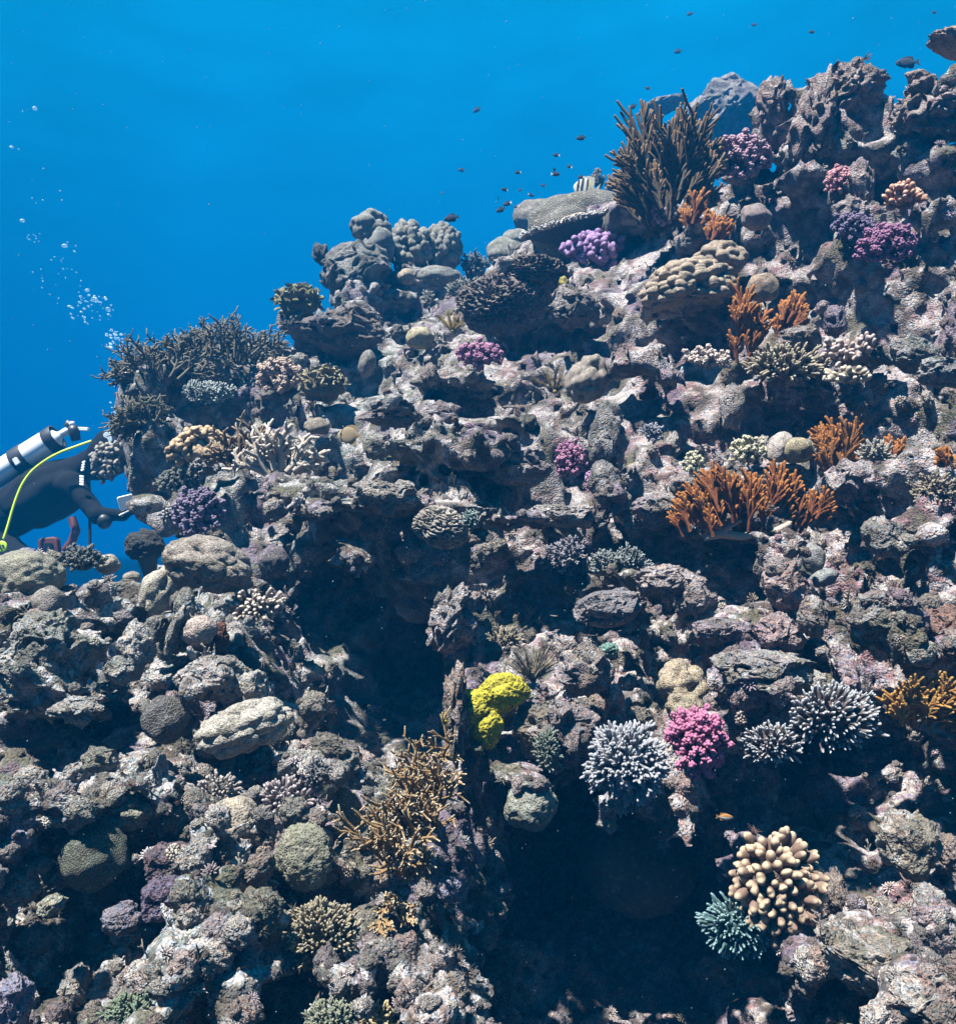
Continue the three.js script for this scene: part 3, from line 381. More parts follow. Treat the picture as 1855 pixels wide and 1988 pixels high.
// ------------------------------------------------------------------ finger corals
const FC = 'finger_coral', fc = 'finger coral';
const tufts2 = [
  [FC, 'fork', 1216, 1480, 76, 78, 1.93, [0.421, 0.397, 0.421], [0.714, 0.739, 0.787], 'bluish white finger coral with close radiating branches', fc, { n: 260, fat: 0.5, len: 0.62, spread: 1.9, bald: 0.5, grow: [-0.15, 0.45, 0.88], lean: 0.2 }],
  [FC, 'thick', 1508, 1722, 94, 108, 1.66, [0.201, 0.128, 0.091], [0.543, 0.421, 0.275], 'thick-fingered tan coral out over the black hollow at lower right', fc, { n: 150, fat: 0.4, len: 0.42, spread: 1.9, bald: 0.5, ragged: 0.1, grow: [0.004, 0.328, 1.060], lean: 0.15, core: 0.66, rz: 70 }],
  [FC, 'finger', 1428, 1798, 74, 58, 1.68, [0.13, 0.27, 0.27], [0.50, 0.80, 0.80], 'turquoise fine-fingered coral tucked under the thick tan fingers', fc, { n: 230, fat: 0.42, len: 0.42, spread: 1.8, grow: [-0.45, 0.0, 0.9], lean: 0.2, bald: 0.9, rz: 56, sink: 0.2 }],
  [FC, 'fork', 624, 1816, 76, 68, 1.5, [0.400, 0.302, 0.168], [0.763, 0.677, 0.470], 'tan finger coral with pale tips, bottom left of the big staghorn', fc, { n: 220, fat: 0.44, len: 0.6, spread: 1.55, grow: [0.004, 0.690, 0.751], lean: 0.8, bald: 0.5, ragged: 0.1 }],
  [FC, 'fork', 645, 1980, 54, 38, 1.36, [0.241, 0.278, 0.180], [0.556, 0.592, 0.422], 'greenish finger coral cut by the bottom edge', fc, { n: 90, fat: 0.6, len: 0.6, spread: 1.5, lean: 0.5 }],
  [FC, 'finger', 1620, 1392, 88, 68, 1.9, [0.24, 0.18, 0.165], [0.84, 0.88, 0.92], 'blue-tipped finger coral spread like a plate, right of the grey slab', fc, { n: 210, fat: 0.46, len: 0.5, spread: 1.7, grow: [0.012, 0.622, 0.866], lean: 0.5, rz: 50, bald: 0.5 }],
  [FC, 'finger', 1500, 1446, 58, 42, 1.9, [0.24, 0.18, 0.165], [0.84, 0.88, 0.92], 'smaller blue-tipped finger coral left of the plate-like one', fc, { n: 130, fat: 0.52, len: 0.55, spread: 1.7, bald: 0.5, grow: [-0.2, 0.5, 0.85], lean: 0.4 }],
  [FC, 'finger', 1528, 712, 80, 46, 2.82, [0.335, 0.256, 0.158], [0.678, 0.605, 0.447], 'pale-tipped tan finger coral overhanging black shade at right', fc, { n: 170, fat: 0.52, len: 0.55, spread: 1.6, bald: 0.5, grow: [-0.1, 0.6, 0.8], lean: 0.4, rz: 50 }],
  [FC, 'thick', 1648, 692, 64, 38, 2.82, [0.372, 0.287, 0.250], [0.575, 0.477, 0.428], 'rosy broken finger coral right of the pale-tipped one', fc, { n: 90, fat: 0.4, len: 0.4, spread: 1.4, ragged: 0.7 }],
  [FC, 'thick', 1648, 732, 52, 26, 2.76, [0.455, 0.382, 0.272], [0.676, 0.603, 0.481], 'few stout cream fingers at the right end of the pale-tipped coral', fc, { n: 26, fat: 0.6, len: 0.6, spread: 1.6, ragged: 0.8 }],
  [FC, 'finger', 1062, 1466, 28, 54, 1.98, [0.219, 0.267, 0.194], [0.437, 0.510, 0.413], 'little grey green finger coral in front of the tan rock face', fc, { n: 110, fat: 0.5, len: 0.5, rz: 26 }],
  [FC, 'fork', 1098, 1076, 40, 32, 2.5, [0.280, 0.256, 0.304], [0.480, 0.456, 0.504], 'lilac grey finger coral under the white knobbed rim', fc, { n: 70, fat: 0.6, len: 0.6, ragged: 0.5 }],
  [FC, 'fork', 914, 1008, 22, 19, 2.6, [0.230, 0.327, 0.303], [0.545, 0.692, 0.643], 'small turquoise white finger coral right of the brain coral', fc, { n: 46, fat: 0.7, len: 0.65 }],
  [FC, 'fork', 1204, 1094, 56, 34, 2.44, [0.216, 0.252, 0.252], [0.436, 0.484, 0.460], 'teal grey finger coral at the centre right', fc, { n: 90, fat: 0.55, len: 0.55, ragged: 0.5 }],
  [FC, 'fork', 398, 764, 56, 26, 3.6, [0.295, 0.344, 0.331], [0.515, 0.576, 0.539], 'pale blue grey finger coral plate below the left thicket', fc, { n: 110, fat: 0.6, len: 0.6, spread: 1.4, lean: 0.6 }],
  [FC, 'fork', 1264, 842, 23, 22, 2.8, [0.336, 0.336, 0.409], [0.613, 0.637, 0.710], 'small bluish white finger coral in shade right of the grey rib', fc, { n: 46, fat: 0.7, len: 0.65 }],
  [FC, 'finger', 614, 1502, 26, 34, 1.9, [0.237, 0.249, 0.274], [0.456, 0.480, 0.504], 'small blue grey finger coral above the olive warty boulder', fc, { n: 60, fat: 0.6, len: 0.6 }],
  [FC, 'fork', 262, 1962, 60, 34, 1.34, [0.198, 0.271, 0.161], [0.457, 0.579, 0.384], 'green finger coral at the bottom edge left of centre', fc, { n: 100, fat: 0.55, len: 0.6, lean: 0.5 }],
  [FC, 'thick', 498, 1178, 62, 34, 2.4, [0.370, 0.309, 0.260], [0.614, 0.541, 0.455], 'beige knobbly shelf of fingers right of the large taupe boulder', fc, { n: 110, fat: 0.34, len: 0.4, spread: 1.6, ragged: 0.4, grow: [0.130, 0.496, 0.923] }],
  [FC, 'thick', 560, 1550, 60, 46, 1.86, [0.286, 0.237, 0.237], [0.446, 0.397, 0.397], 'grey mauve knobbly finger coral above the two-lobed boulder', fc, { n: 130, fat: 0.28, len: 0.4, ragged: 0.5 }],
  [FC, 'thick', 424, 1530, 44, 30, 1.86, [0.306, 0.269, 0.245], [0.468, 0.419, 0.383], 'grey knobbly finger coral right of the knotted pillar', fc, { n: 90, fat: 0.3, len: 0.4, ragged: 0.6 }],
  [FC, 'fork', 1700, 884, 34, 32, 2.52, [0.365, 0.341, 0.304], [0.630, 0.581, 0.508], 'pale forked finger coral below the small fire coral at right', fc, { n: 40, fat: 0.7, len: 0.8, ragged: 0.4 }],
  [FC, 'fork', 1815, 952, 46, 38, 2.42, [0.355, 0.281, 0.184], [0.618, 0.533, 0.399], 'cream forked finger coral at the right edge', fc, { n: 70, fat: 0.6, len: 0.65, ragged: 0.4 }],
  [FC, 'thick', 380, 870, 56, 42, 3.3, [0.382, 0.260, 0.144], [0.505, 0.371, 0.224], 'golden tan coral of fat rounded fingers on the left outcrop', fc, { n: 90, fat: 0.6, len: 0.4, grow: [-0.4, 0.5, 0.75], core: 0.7 }],
  [FC, 'thick', 214, 898, 38, 42, 4.0, [0.223, 0.211, 0.186], [0.314, 0.301, 0.265], 'grey knobbly coral in front of the diver', fc, { n: 80, fat: 0.5, len: 0.4, grow: [-0.5, 0.5, 0.7], core: 0.7, sink: 0, free: 1 }],
  [FC, 'fork', 300, 842, 30, 24, 3.75, [0.234, 0.283, 0.283], [0.392, 0.465, 0.453], 'hazy blue grey finger coral on the left flank of the outcrop', fc, { n: 60, fat: 0.6, len: 0.6, grow: [-0.8, 0.4, 0.4] }],
  [FC, 'thick', 330, 1000, 22, 17, 3.3, [0.281, 0.269, 0.281], [0.441, 0.429, 0.429], 'small grey knob coral low on the outcrop above the gap', fc, { n: 40, fat: 0.5, len: 0.5 }],
  [FC, 'fork', 832, 580, 16, 20, 4.1, [0.303, 0.303, 0.254], [0.584, 0.584, 0.511], 'wisp of white fingers left of the honeycomb mass', fc, { n: 22, fat: 0.7, len: 0.9 }],
  [FC, 'fork', 905, 560, 40, 22, 4.2, [0.221, 0.233, 0.196], [0.382, 0.394, 0.333], 'grey finger coral patch behind the honeycomb mass', fc, { n: 60, fat: 0.5, len: 0.55 }],
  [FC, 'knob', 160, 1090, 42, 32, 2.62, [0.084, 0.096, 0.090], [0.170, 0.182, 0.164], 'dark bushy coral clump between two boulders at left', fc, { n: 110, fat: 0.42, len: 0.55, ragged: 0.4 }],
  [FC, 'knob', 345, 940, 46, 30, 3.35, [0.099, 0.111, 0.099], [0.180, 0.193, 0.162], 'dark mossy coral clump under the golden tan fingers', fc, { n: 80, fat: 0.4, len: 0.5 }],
  [FC, 'fork', 980, 1240, 38, 26, 2.28, [0.415, 0.342, 0.232], [0.639, 0.554, 0.407], 'tangle of cream twigs left of the striped feather star', fc, { n: 50, fat: 0.6, len: 0.9, ragged: 0.5 }],
  [FC, 'thick', 1030, 1305, 22, 13, 2.2, [0.485, 0.363, 0.192], [0.608, 0.474, 0.278], 'beige beads above the yellow sponge', fc, { n: 22, fat: 0.6, len: 0.6 }],
];

// ------------------------------------------------------------------ fire corals
const OC = [0.24, 0.060, 0.001], OT = [0.42, 0.15, 0.010], FR = 'fire_coral', fr = 'fire coral';
const FIRE = { jumble: 0.22, levels: 2, kids: [7, 4], angle: 0.42, len: 0.37, shrink: 0.64, lift: 0.2, wander: 0.1, taper: 0.85, thin: 0.95, tipFrom: 0.86, scatter: 0.5 };
const bushes1 = [
  [FR, 1292, 300, 108, 132, 3.55, [0.10, 0.066, 0.028], [0.26, 0.15, 0.06], 'big dark brown bushy fire coral on the crest', fr, { ...FIRE, stems: 54, rad: 3.5, fan: 0.85, kids: [7, 4], deep: 0.6, len: 0.38 }],
  [FR, 1345, 388, 34, 46, 3.4, OC, OT, 'small orange fire coral at the foot of the big dark one', fr, { ...FIRE, stems: 7, rad: 4.4, fan: 0.7, up: [0.15, 1, 0.1] }],
  [FR, 1386, 434, 26, 42, 3.36, OC, OT, 'lowest thin orange fire coral near the pink egg-shaped coral', fr, { ...FIRE, stems: 5, rad: 4.2, fan: 0.6, up: [0.35, 1, 0.1] }],
  [FR, 1446, 600, 40, 96, 3.0, OC, OT, 'tall orange fire coral beside the tan pillow coral', fr, { ...FIRE, stems: 11, rad: 4.2, fan: 0.3, kids: [6, 3] }],
  [FR, 1526, 588, 36, 56, 3.0, OC, OT, 'orange fire coral right of the tall one, leaning right', fr, { ...FIRE, stems: 11, rad: 4.0, fan: 0.5, up: [0.4, 1, 0.1] }],
  [FR, 1622, 838, 58, 74, 2.66, [0.30, 0.115, 0.018], OT, 'dark orange fire coral above the right end of the wide one', fr, { ...FIRE, stems: 18, rad: 3.9, fan: 0.6 }],
  [FR, 1455, 945, 150, 82, 2.58, OC, OT, 'wide orange fire coral hedge, largest of its kind', fr, { ...FIRE, stems: 50, rad: 3.9, fan: 0.6, footW: 0.85, kids: [6, 4], deep: 0.3, foot: 0.85 }],
  [FR, 1788, 1338, 78, 62, 1.95, [0.32, 0.15, 0.02], [0.52, 0.29, 0.06], 'amber fire coral with tangled low branches at the right edge', fr, { ...FIRE, stems: 24, rad: 3.6, fan: 1.0, len: 0.55, up: [0.2, 0.8, 0.5], angle: 0.7, wander: 0.25, footW: 0.7 }],
  [FR, 1842, 880, 34, 38, 2.5, OC, OT, 'small orange fire coral cut by the right edge', fr, { ...FIRE, stems: 7, rad: 4.6 }],
  [FR, 1735, 850, 24, 34, 2.56, OC, OT, 'small orange fire coral left of the one at the right edge', fr, { ...FIRE, stems: 5, rad: 4.4 }],
  [FR, 1160, 338, 12, 30, 5.2, [0.12, 0.10, 0.07], [0.2, 0.17, 0.12], 'slim hazy fire coral standing behind the big dome', fr, { ...FIRE, stems: 5, rad: 3, fan: 0.3 }],
  [FR, 1185, 350, 16, 26, 5.2, [0.12, 0.10, 0.07], [0.2, 0.17, 0.12], 'hazy fire coral just left of the big dark bushy one', fr, { ...FIRE, stems: 6, rad: 3, fan: 0.4 }],
];

// ------------------------------------------------------------------ staghorn corals
const SH = 'staghorn_coral', sh = 'staghorn coral';
const STAG = { levels: 2, kids: [6, 3], angle: 0.95, shrink: 0.45, lift: 0.05, wander: 0.16, taper: 0.6, thin: 0.75, tipFrom: 0.75, scatter: 0.9, flatness: 1 };
const bushes2 = [
  [SH, 800, 1600, 116, 150, 1.76, [0.31, 0.185, 0.065], [0.68, 0.57, 0.38], 'large tan staghorn coral with cream tips, lower centre', sh, { ...STAG, stems: 40, rad: 4.6, fan: 1.0, foot: 0.45, footW: 0.6, kids: [6, 3], len: 0.5, deep: 0.4, each: 1.1, up: [0, 0.75, 0.6], feet: [[838, 1500, 1.9], [815, 1545, 1.86], [855, 1560, 1.86], [800, 1600, 1.8], [770, 1630, 1.78], [830, 1620, 1.78], [755, 1680, 1.7], [790, 1700, 1.68]] }],
  [SH, 770, 1730, 60, 60, 1.66, [0.31, 0.185, 0.065], [0.68, 0.57, 0.38], 'trailing lower end of tan staghorn beside the olive warty boulder', sh, { ...STAG, stems: 16, rad: 4.6, up: [0, -0.2, 0.9], fan: 1.3, foot: 0, len: 0.6, each: 1.1, feet: [[760, 1740, 1.66], [790, 1760, 1.66], [745, 1790, 1.6]] }],
  [SH, 545, 872, 78, 60, 3.0, [0.52, 0.44, 0.36], [0.78, 0.73, 0.64], 'thick white-branched staghorn coral left of the butterflyfish', sh, { ...STAG, stems: 12, rad: 7.5, fan: 1.2, kids: [5, 3], foot: 0.5, len: 0.75 }],
  [SH, 470, 884, 44, 84, 3.1, [0.23, 0.15, 0.085], [0.56, 0.44, 0.29], 'brown staghorn coral against the golden tan fingers', sh, { ...STAG, stems: 16, rad: 5, fan: 1.3, foot: 0.1, len: 0.7, deep: 0.6 }],
  [SH, 330, 700, 72, 66, 3.9, [0.17, 0.15, 0.10], [0.32, 0.30, 0.22], 'grey brown staghorn thicket at the left end of the crest', sh, { ...STAG, stems: 44, rad: 3.0, fan: 1.3, foot: 0.5, len: 0.75, footW: 0.8, deep: 0.7 }],
  [SH, 450, 660, 86, 50, 4.0, [0.16, 0.15, 0.11], [0.34, 0.32, 0.25], 'grey brown staghorn thicket along the crest left of the ruffled coral', sh, { ...STAG, stems: 46, rad: 2.9, fan: 1.1, foot: 0.6, len: 0.7, footW: 0.9, deep: 0.6 }],
  [SH, 290, 800, 40, 60, 3.75, [0.14, 0.13, 0.085], [0.30, 0.28, 0.19], 'dark staghorn thicket hanging on the left flank', sh, { ...STAG, stems: 28, rad: 2.9, up: [-0.6, 0.4, 0.3], fan: 1.4, foot: 0.2, len: 0.7, deep: 0.7 }],
  [SH, 920, 495, 26, 28, 4.7, [0.10, 0.11, 0.10], [0.16, 0.17, 0.15], 'hazy dark staghorn right of the twin columns', sh, { ...STAG, stems: 12, rad: 3.5, fan: 1, foot: 0.7 }],
  [SH, 1665, 1970, 60, 40, 1.42, [0.22, 0.19, 0.11], [0.42, 0.38, 0.26], 'dull twiggy staghorn at the bottom edge right of the black hollow', sh, { ...STAG, stems: 8, rad: 6, foot: 0.9 }],
  [SH, 735, 1930, 30, 50, 1.42, [0.36, 0.28, 0.12], [0.6, 0.52, 0.32], 'yellowish staghorn stump at the bottom edge', sh, { ...STAG, stems: 8, rad: 7, foot: 0.9 }],
];


// ------------------------------------------------------------------ the reef slope
// Held as a solid in the place's own axes: a relief over the plane of the slope, masses added to it, hollows taken from it, and rough growth over all.
const S2 = Math.SQRT1_2;
const toSlope = (p) => [p.x, (p.y - p.z) * S2, (p.y + p.z) * S2];     // across, up the slope, out of it
const ctrl = [];
const rows = [  // [photo y, [photo x, depth] ...]
  [2350, [-300, 1.02], [300, 1.05], [900, 1.12], [1300, 1.45], [1700, 1.1], [2200, 1.05], [2500, 0.99]],
  [1988, [-300, 1.35], [0, 1.33], [250, 1.32], [500, 1.33], [800, 1.42], [1000, 1.75], [1200, 2.15], [1400, 2.1], [1580, 1.65], [1720, 1.45], [1855, 1.4], [2150, 1.35], [2500, 1.29]],
  [1760, [-300, 1.6], [0, 1.62], [150, 1.62], [300, 1.56], [480, 1.56], [620, 1.6], [850, 1.72], [1000, 2.1], [1150, 2.4], [1300, 2.3], [1450, 1.95], [1600, 1.85], [1750, 1.72], [1855, 1.66], [2150, 1.6], [2500, 1.54]],
  [1560, [-300, 1.85], [0, 1.9], [200, 1.84], [400, 1.82], [560, 1.86], [750, 1.9], [900, 2.02], [1050, 2.0], [1250, 2.1], [1450, 2.15], [1650, 2.05], [1855, 1.9], [2150, 1.8], [2500, 1.74]],
  [1420, [-300, 2.15], [0, 2.2], [200, 2.1], [400, 2.02], [550, 2.15], [700, 2.6], [820, 2.6], [900, 2.15], [1080, 2.1], [1300, 2.15], [1500, 2.05], [1700, 2.05], [1855, 2.0], [2150, 1.95], [2500, 1.89]],
  [1280, [-300, 2.2], [0, 2.22], [120, 2.25], [280, 2.25], [430, 2.25], [560, 2.5], [700, 2.9], [800, 2.8], [920, 2.35], [1100, 2.3], [1300, 2.3], [1500, 2.2], [1700, 2.15], [1855, 2.1], [2150, 2.0], [2500, 1.94]],
  [1160, [-300, 2.42], [0, 2.45], [150, 2.5], [300, 2.48], [430, 2.5], [560, 2.7], [700, 2.85], [850, 2.62], [1000, 2.55], [1150, 2.5], [1300, 2.5], [1500, 2.4], [1700, 2.3], [1855, 2.25], [2150, 2.15], [2500, 2.09]],
  [1070, [430, 2.75], [560, 2.85], [700, 2.8], [850, 2.75], [1000, 2.75], [1200, 2.7], [1400, 2.6], [1600, 2.5], [1855, 2.35], [2150, 2.25], [2500, 2.19]],
  [960, [420, 3.2], [520, 3.1], [650, 2.9], [800, 2.82], [950, 2.85], [1100, 2.9], [1250, 2.85], [1400, 2.72], [1600, 2.6], [1855, 2.45], [2150, 2.35], [2500, 2.29]],
  [850, [340, 3.55], [450, 3.45], [560, 3.4], [700, 3.3], [850, 3.2], [1000, 3.1], [1150, 3.05], [1300, 2.95], [1500, 2.8], [1700, 2.68], [1855, 2.58], [2150, 2.45], [2500, 2.39]],
  [740, [330, 3.8], [430, 3.8], [560, 3.75], [700, 3.7], [850, 3.55], [1000, 3.45], [1150, 3.3], [1300, 3.15], [1500, 2.95], [1700, 2.8], [1855, 2.7], [2150, 2.6], [2500, 2.54]],
  [650, [480, 4.1], [600, 4.15], [750, 4.1], [900, 3.85], [1050, 3.7], [1200, 3.5], [1350, 3.25], [1500, 3.1], [1700, 2.95], [1855, 2.85], [2150, 2.7], [2500, 2.64]],
  [560, [700, 4.6], [850, 4.5], [1000, 4.1], [1150, 3.8], [1300, 3.45], [1500, 3.2], [1700, 3.05], [1855, 2.95], [2150, 2.8], [2500, 2.74]],
  [470, [1050, 4.5], [1200, 3.95], [1350, 3.6], [1500, 3.35], [1700, 3.15], [1855, 3.05], [2150, 2.9], [2500, 2.84]],
  [370, [1300, 3.95], [1420, 3.7], [1550, 3.5], [1700, 3.3], [1855, 3.15], [2150, 3.0], [2500, 2.94]],
  [280, [1480, 3.75], [1600, 3.6], [1720, 3.45], [1855, 3.3], [2150, 3.1], [2500, 3.04]],
];
for (const [py, ...l] of rows) for (const [px, d] of l) ctrl.push(toSlope(at(px, py, W(d))));
// behind the crest the reef top goes back level; left of it and behind the near mound it falls away
for (const [px, py, d] of [[480, 650, 4.1], [600, 640, 4.2], [700, 580, 4.65], [850, 530, 4.6], [950, 520, 4.6], [1050, 490, 4.5], [1180, 440, 4.1], [1300, 380, 3.95], [1420, 310, 3.85], [1500, 270, 3.75], [1600, 250, 3.65], [1720, 240, 3.5], [1855, 240, 3.4], [2150, 200, 3.2]])
  for (const [back, drop] of [[0.5, 0.03], [1.0, 0.15], [1.8, 0.5], [3, 1.3]]) { const p = at(px, py, W(d)); p.z -= back; p.y -= drop; ctrl.push(toSlope(p)); }
for (const px of [-300, -100, 60, 180, 290]) for (const [back, y] of [[2.9, -0.35], [3.2, -0.8], [3.8, -1.3], [5, -1.9]]) ctrl.push(toSlope(V((px - 927.5) * K * back, y, -back)));
for (const px of [-200, 0, 200, 300]) for (const d of [4.2, 5.2, 6.5]) ctrl.push(toSlope(V((px - 927.5) * K * d, -1.6, -d)));
for (const [px, d, y] of [[240, 3.7, -0.5], [250, 4.4, -0.3], [330, 4.5, 0.2], [420, 4.9, 0.5]]) ctrl.push(toSlope(V((px - 927.5) * K * d, y, -d)));

const RG = { a0: -2.9, a1: 3.1, b0: 0.1, b1: 9.8, s: 0.045 };
RG.na = Math.ceil((RG.a1 - RG.a0) / RG.s) + 1; RG.nb = Math.ceil((RG.b1 - RG.b0) / RG.s) + 1;
const relief = new Float32Array(RG.na * RG.nb);
for (let i = 0; i < RG.na; i++) for (let j = 0; j < RG.nb; j++) {  // local straight-line fit through the known points
  const a = RG.a0 + i * RG.s, b = RG.b0 + j * RG.s, w2 = 0.16 * 0.16;
  let s = 0, sa = 0, sb = 0, sh = 0, saa = 0, sab = 0, sbb = 0, sah = 0, sbh = 0;
  for (const c of ctrl) { const da = c[0] - a, db = c[1] - b, q = da * da + db * db, w = Math.exp(-q / (2 * w2)) + 1e-5 / (q + 0.01) ** 2; s += w; sa += w * da; sb += w * db; sh += w * c[2]; saa += w * da * da; sab += w * da * db; sbb += w * db * db; sah += w * da * c[2]; sbh += w * db * c[2]; }
  const r = 0.004 * s; saa += r; sbb += r;
  const A = saa - sa * sa / s, B = sab - sa * sb / s, D = sbb - sb * sb / s, E = sah - sa * sh / s, F = sbh - sb * sh / s, det = A * D - B * B;
  const ka = (E * D - B * F) / det, kb = (A * F - B * E) / det;
  relief[i * RG.nb + j] = (sh - ka * sa - kb * sb) / s;
}
function reliefAt(a, b) {
  let x = clamp((a - RG.a0) / RG.s, 0, RG.na - 1.001), y = clamp((b - RG.b0) / RG.s, 0, RG.nb - 1.001);
  const i = x | 0, j = y | 0; x -= i; y -= j; const o = i * RG.nb + j;
  return (relief[o] * (1 - x) + relief[o + RG.nb] * x) * (1 - y) + (relief[o + 1] * (1 - x) + relief[o + RG.nb + 1] * x) * y;
}
// masses and hollows: photo x, y, depth, half width, half height (photo units), half depth (m)
const ball = ([px, py, d, rx, ry, rz, k = 0.05]) => { const D = W(d), c = at(px, py, D), s = K * D; const e = [rx * s, ry * s, rz * D / d]; return { x: c.x, y: c.y, z: c.z, ix: 1 / e[0], iy: 1 / e[1], iz: 1 / e[2], m: Math.min(...e), R: Math.max(...e), k }; };
const masses = [
  [760, 985, 2.85, 190, 34, 0.30], [1010, 1010, 2.72, 130, 30, 0.24], [640, 960, 2.95, 110, 30, 0.2],          // long ledge across the middle
  [900, 880, 3.0, 140, 60, 0.2], [760, 805, 3.3, 60, 32, 0.2], [880, 745, 3.5, 120, 26, 0.22], [980, 820, 3.15, 110, 32, 0.2],
  [660, 640, 4.0, 75, 42, 0.26], [990, 555, 3.85, 105, 48, 0.26], [1120, 600, 3.55, 46, 36, 0.18],
  [690, 545, 4.5, 66, 70, 0.24], [620, 490, 4.5, 16, 20, 0.06], [730, 470, 4.55, 34, 40, 0.14],
  [800, 566, 4.62, 70, 34, 0.25], [770, 590, 4.5, 60, 40, 0.25], [860, 560, 4.65, 60, 34, 0.25],
  [700, 590, 4.42, 54, 56, 0.26], [690, 625, 4.3, 60, 40, 0.26], [580, 632, 4.12, 46, 40, 0.2], [1230, 425, 3.98, 66, 56, 0.25], [1180, 430, 4.2, 60, 46, 0.25],
  [320, 880, 3.55, 56, 100, 0.26], [300, 760, 3.8, 42, 80, 0.24], [400, 720, 3.9, 110, 60, 0.26], [300, 990, 3.4, 46, 28, 0.16], [285, 930, 3.55, 44, 76, 0.2], [256, 958, 3.6, 26, 34, 0.14], [340, 1010, 3.3, 50, 26, 0.16],
  [1180, 850, 2.95, 42, 95, 0.2], [1200, 945, 2.8, 40, 50, 0.16], [1240, 720, 3.15, 90, 50, 0.2], [1300, 740, 3.05, 60, 46, 0.16],
  [1330, 590, 3.3, 95, 40, 0.22], [1560, 745, 3.0, 110, 30, 0.22], [1700, 700, 2.85, 50, 26, 0.16], [1820, 720, 2.62, 60, 40, 0.2],
  [1280, 985, 2.75, 60, 34, 0.18], [1460, 1010, 2.62, 130, 40, 0.2], [1660, 930, 2.6, 80, 50, 0.2], [1780, 960, 2.5, 70, 40, 0.18], [1690, 1060, 2.4, 60, 30, 0.16], [1800, 1040, 2.35, 50, 40, 0.14],
  [1290, 1130, 2.45, 80, 38, 0.2], [1200, 1110, 2.52, 70, 34, 0.18], [1160, 1180, 2.45, 60, 36, 0.16], [1500, 1110, 2.42, 60, 60, 0.18], [1400, 1210, 2.35, 60, 40, 0.16],
  [870, 1190, 2.5, 42, 70, 0.18], [905, 1260, 2.35, 40, 40, 0.16], [915, 1330, 2.2, 40, 60, 0.16], [930, 1440, 2.1, 50, 40, 0.16], [800, 1120, 2.62, 46, 60, 0.14], [690, 1080, 2.75, 50, 40, 0.16],
  [50, 1200, 2.5, 130, 60, 0.24], [190, 1190, 2.5, 110, 50, 0.22], [265, 1160, 2.55, 70, 40, 0.16],
  [120, 1280, 2.2, 90, 90, 0.2], [40, 1230, 2.3, 70, 60, 0.2], [260, 1270, 2.2, 40, 60, 0.14], [400, 1330, 2.1, 70, 60, 0.16], [300, 1370, 2.08, 60, 60, 0.14], [150, 1370, 2.1, 60, 24, 0.14],
  [180, 1560, 1.82, 130, 50, 0.16], [60, 1620, 1.75, 70, 90, 0.16], [300, 1560, 1.82, 40, 90, 0.1], [420, 1720, 1.6, 90, 50, 0.14], [420, 1830, 1.5, 100, 40, 0.14], [300, 1930, 1.36, 110, 40, 0.12], [100, 1900, 1.42, 70, 50, 0.12],
  [800, 1860, 1.52, 50, 70, 0.14], [860, 1920, 1.45, 60, 60, 0.14], [720, 1890, 1.45, 40, 60, 0.1], [640, 1480, 1.98, 70, 36, 0.16], [760, 1490, 1.95, 50, 24, 0.1],
  [1020, 1500, 2.0, 110, 50, 0.2], [900, 1420, 2.1, 34, 110, 0.12], [1130, 1320, 2.2, 70, 60, 0.18], [1120, 1430, 2.08, 60, 50, 0.14], [1200, 1570, 2.0, 70, 30, 0.16],
  [1480, 1330, 2.1, 110, 60, 0.2], [1640, 1340, 2.05, 90, 60, 0.18], [1420, 1480, 2.0, 50, 40, 0.12], [1700, 1220, 2.1, 60, 60, 0.18], [1820, 1250, 2.05, 60, 50, 0.16],
  [1700, 1860, 1.5, 110, 60, 0.16], [1800, 1930, 1.38, 90, 60, 0.14], [1560, 1850, 1.62, 60, 50, 0.12], [1620, 1740, 1.78, 60, 60, 0.12], [1800, 1740, 1.66, 50, 60, 0.1],
  // jagged crest at the upper right
  [1500, 205, 3.62, 34, 50, 0.16, 0.03], [1560, 235, 3.6, 60, 56, 0.2, 0.03], [1640, 215, 3.52, 56, 74, 0.2, 0.03], [1705, 225, 3.46, 46, 74, 0.2, 0.03], [1790, 250, 3.35, 62, 80, 0.2, 0.03], [1845, 215, 3.3, 56, 76, 0.2, 0.03], [1600, 300, 3.5, 90, 60, 0.24, 0.03], [1740, 310, 3.4, 90, 60, 0.22, 0.03], [1850, 320, 3.25, 70, 60, 0.2, 0.03], [1500, 275, 3.65, 50, 40, 0.16, 0.03], [1650, 390, 3.25, 40, 60, 0.14, 0.03], [1800, 420, 3.05, 60, 30, 0.16, 0.03], [1560, 350, 3.45, 60, 34, 0.16, 0.03],
].map(ball);
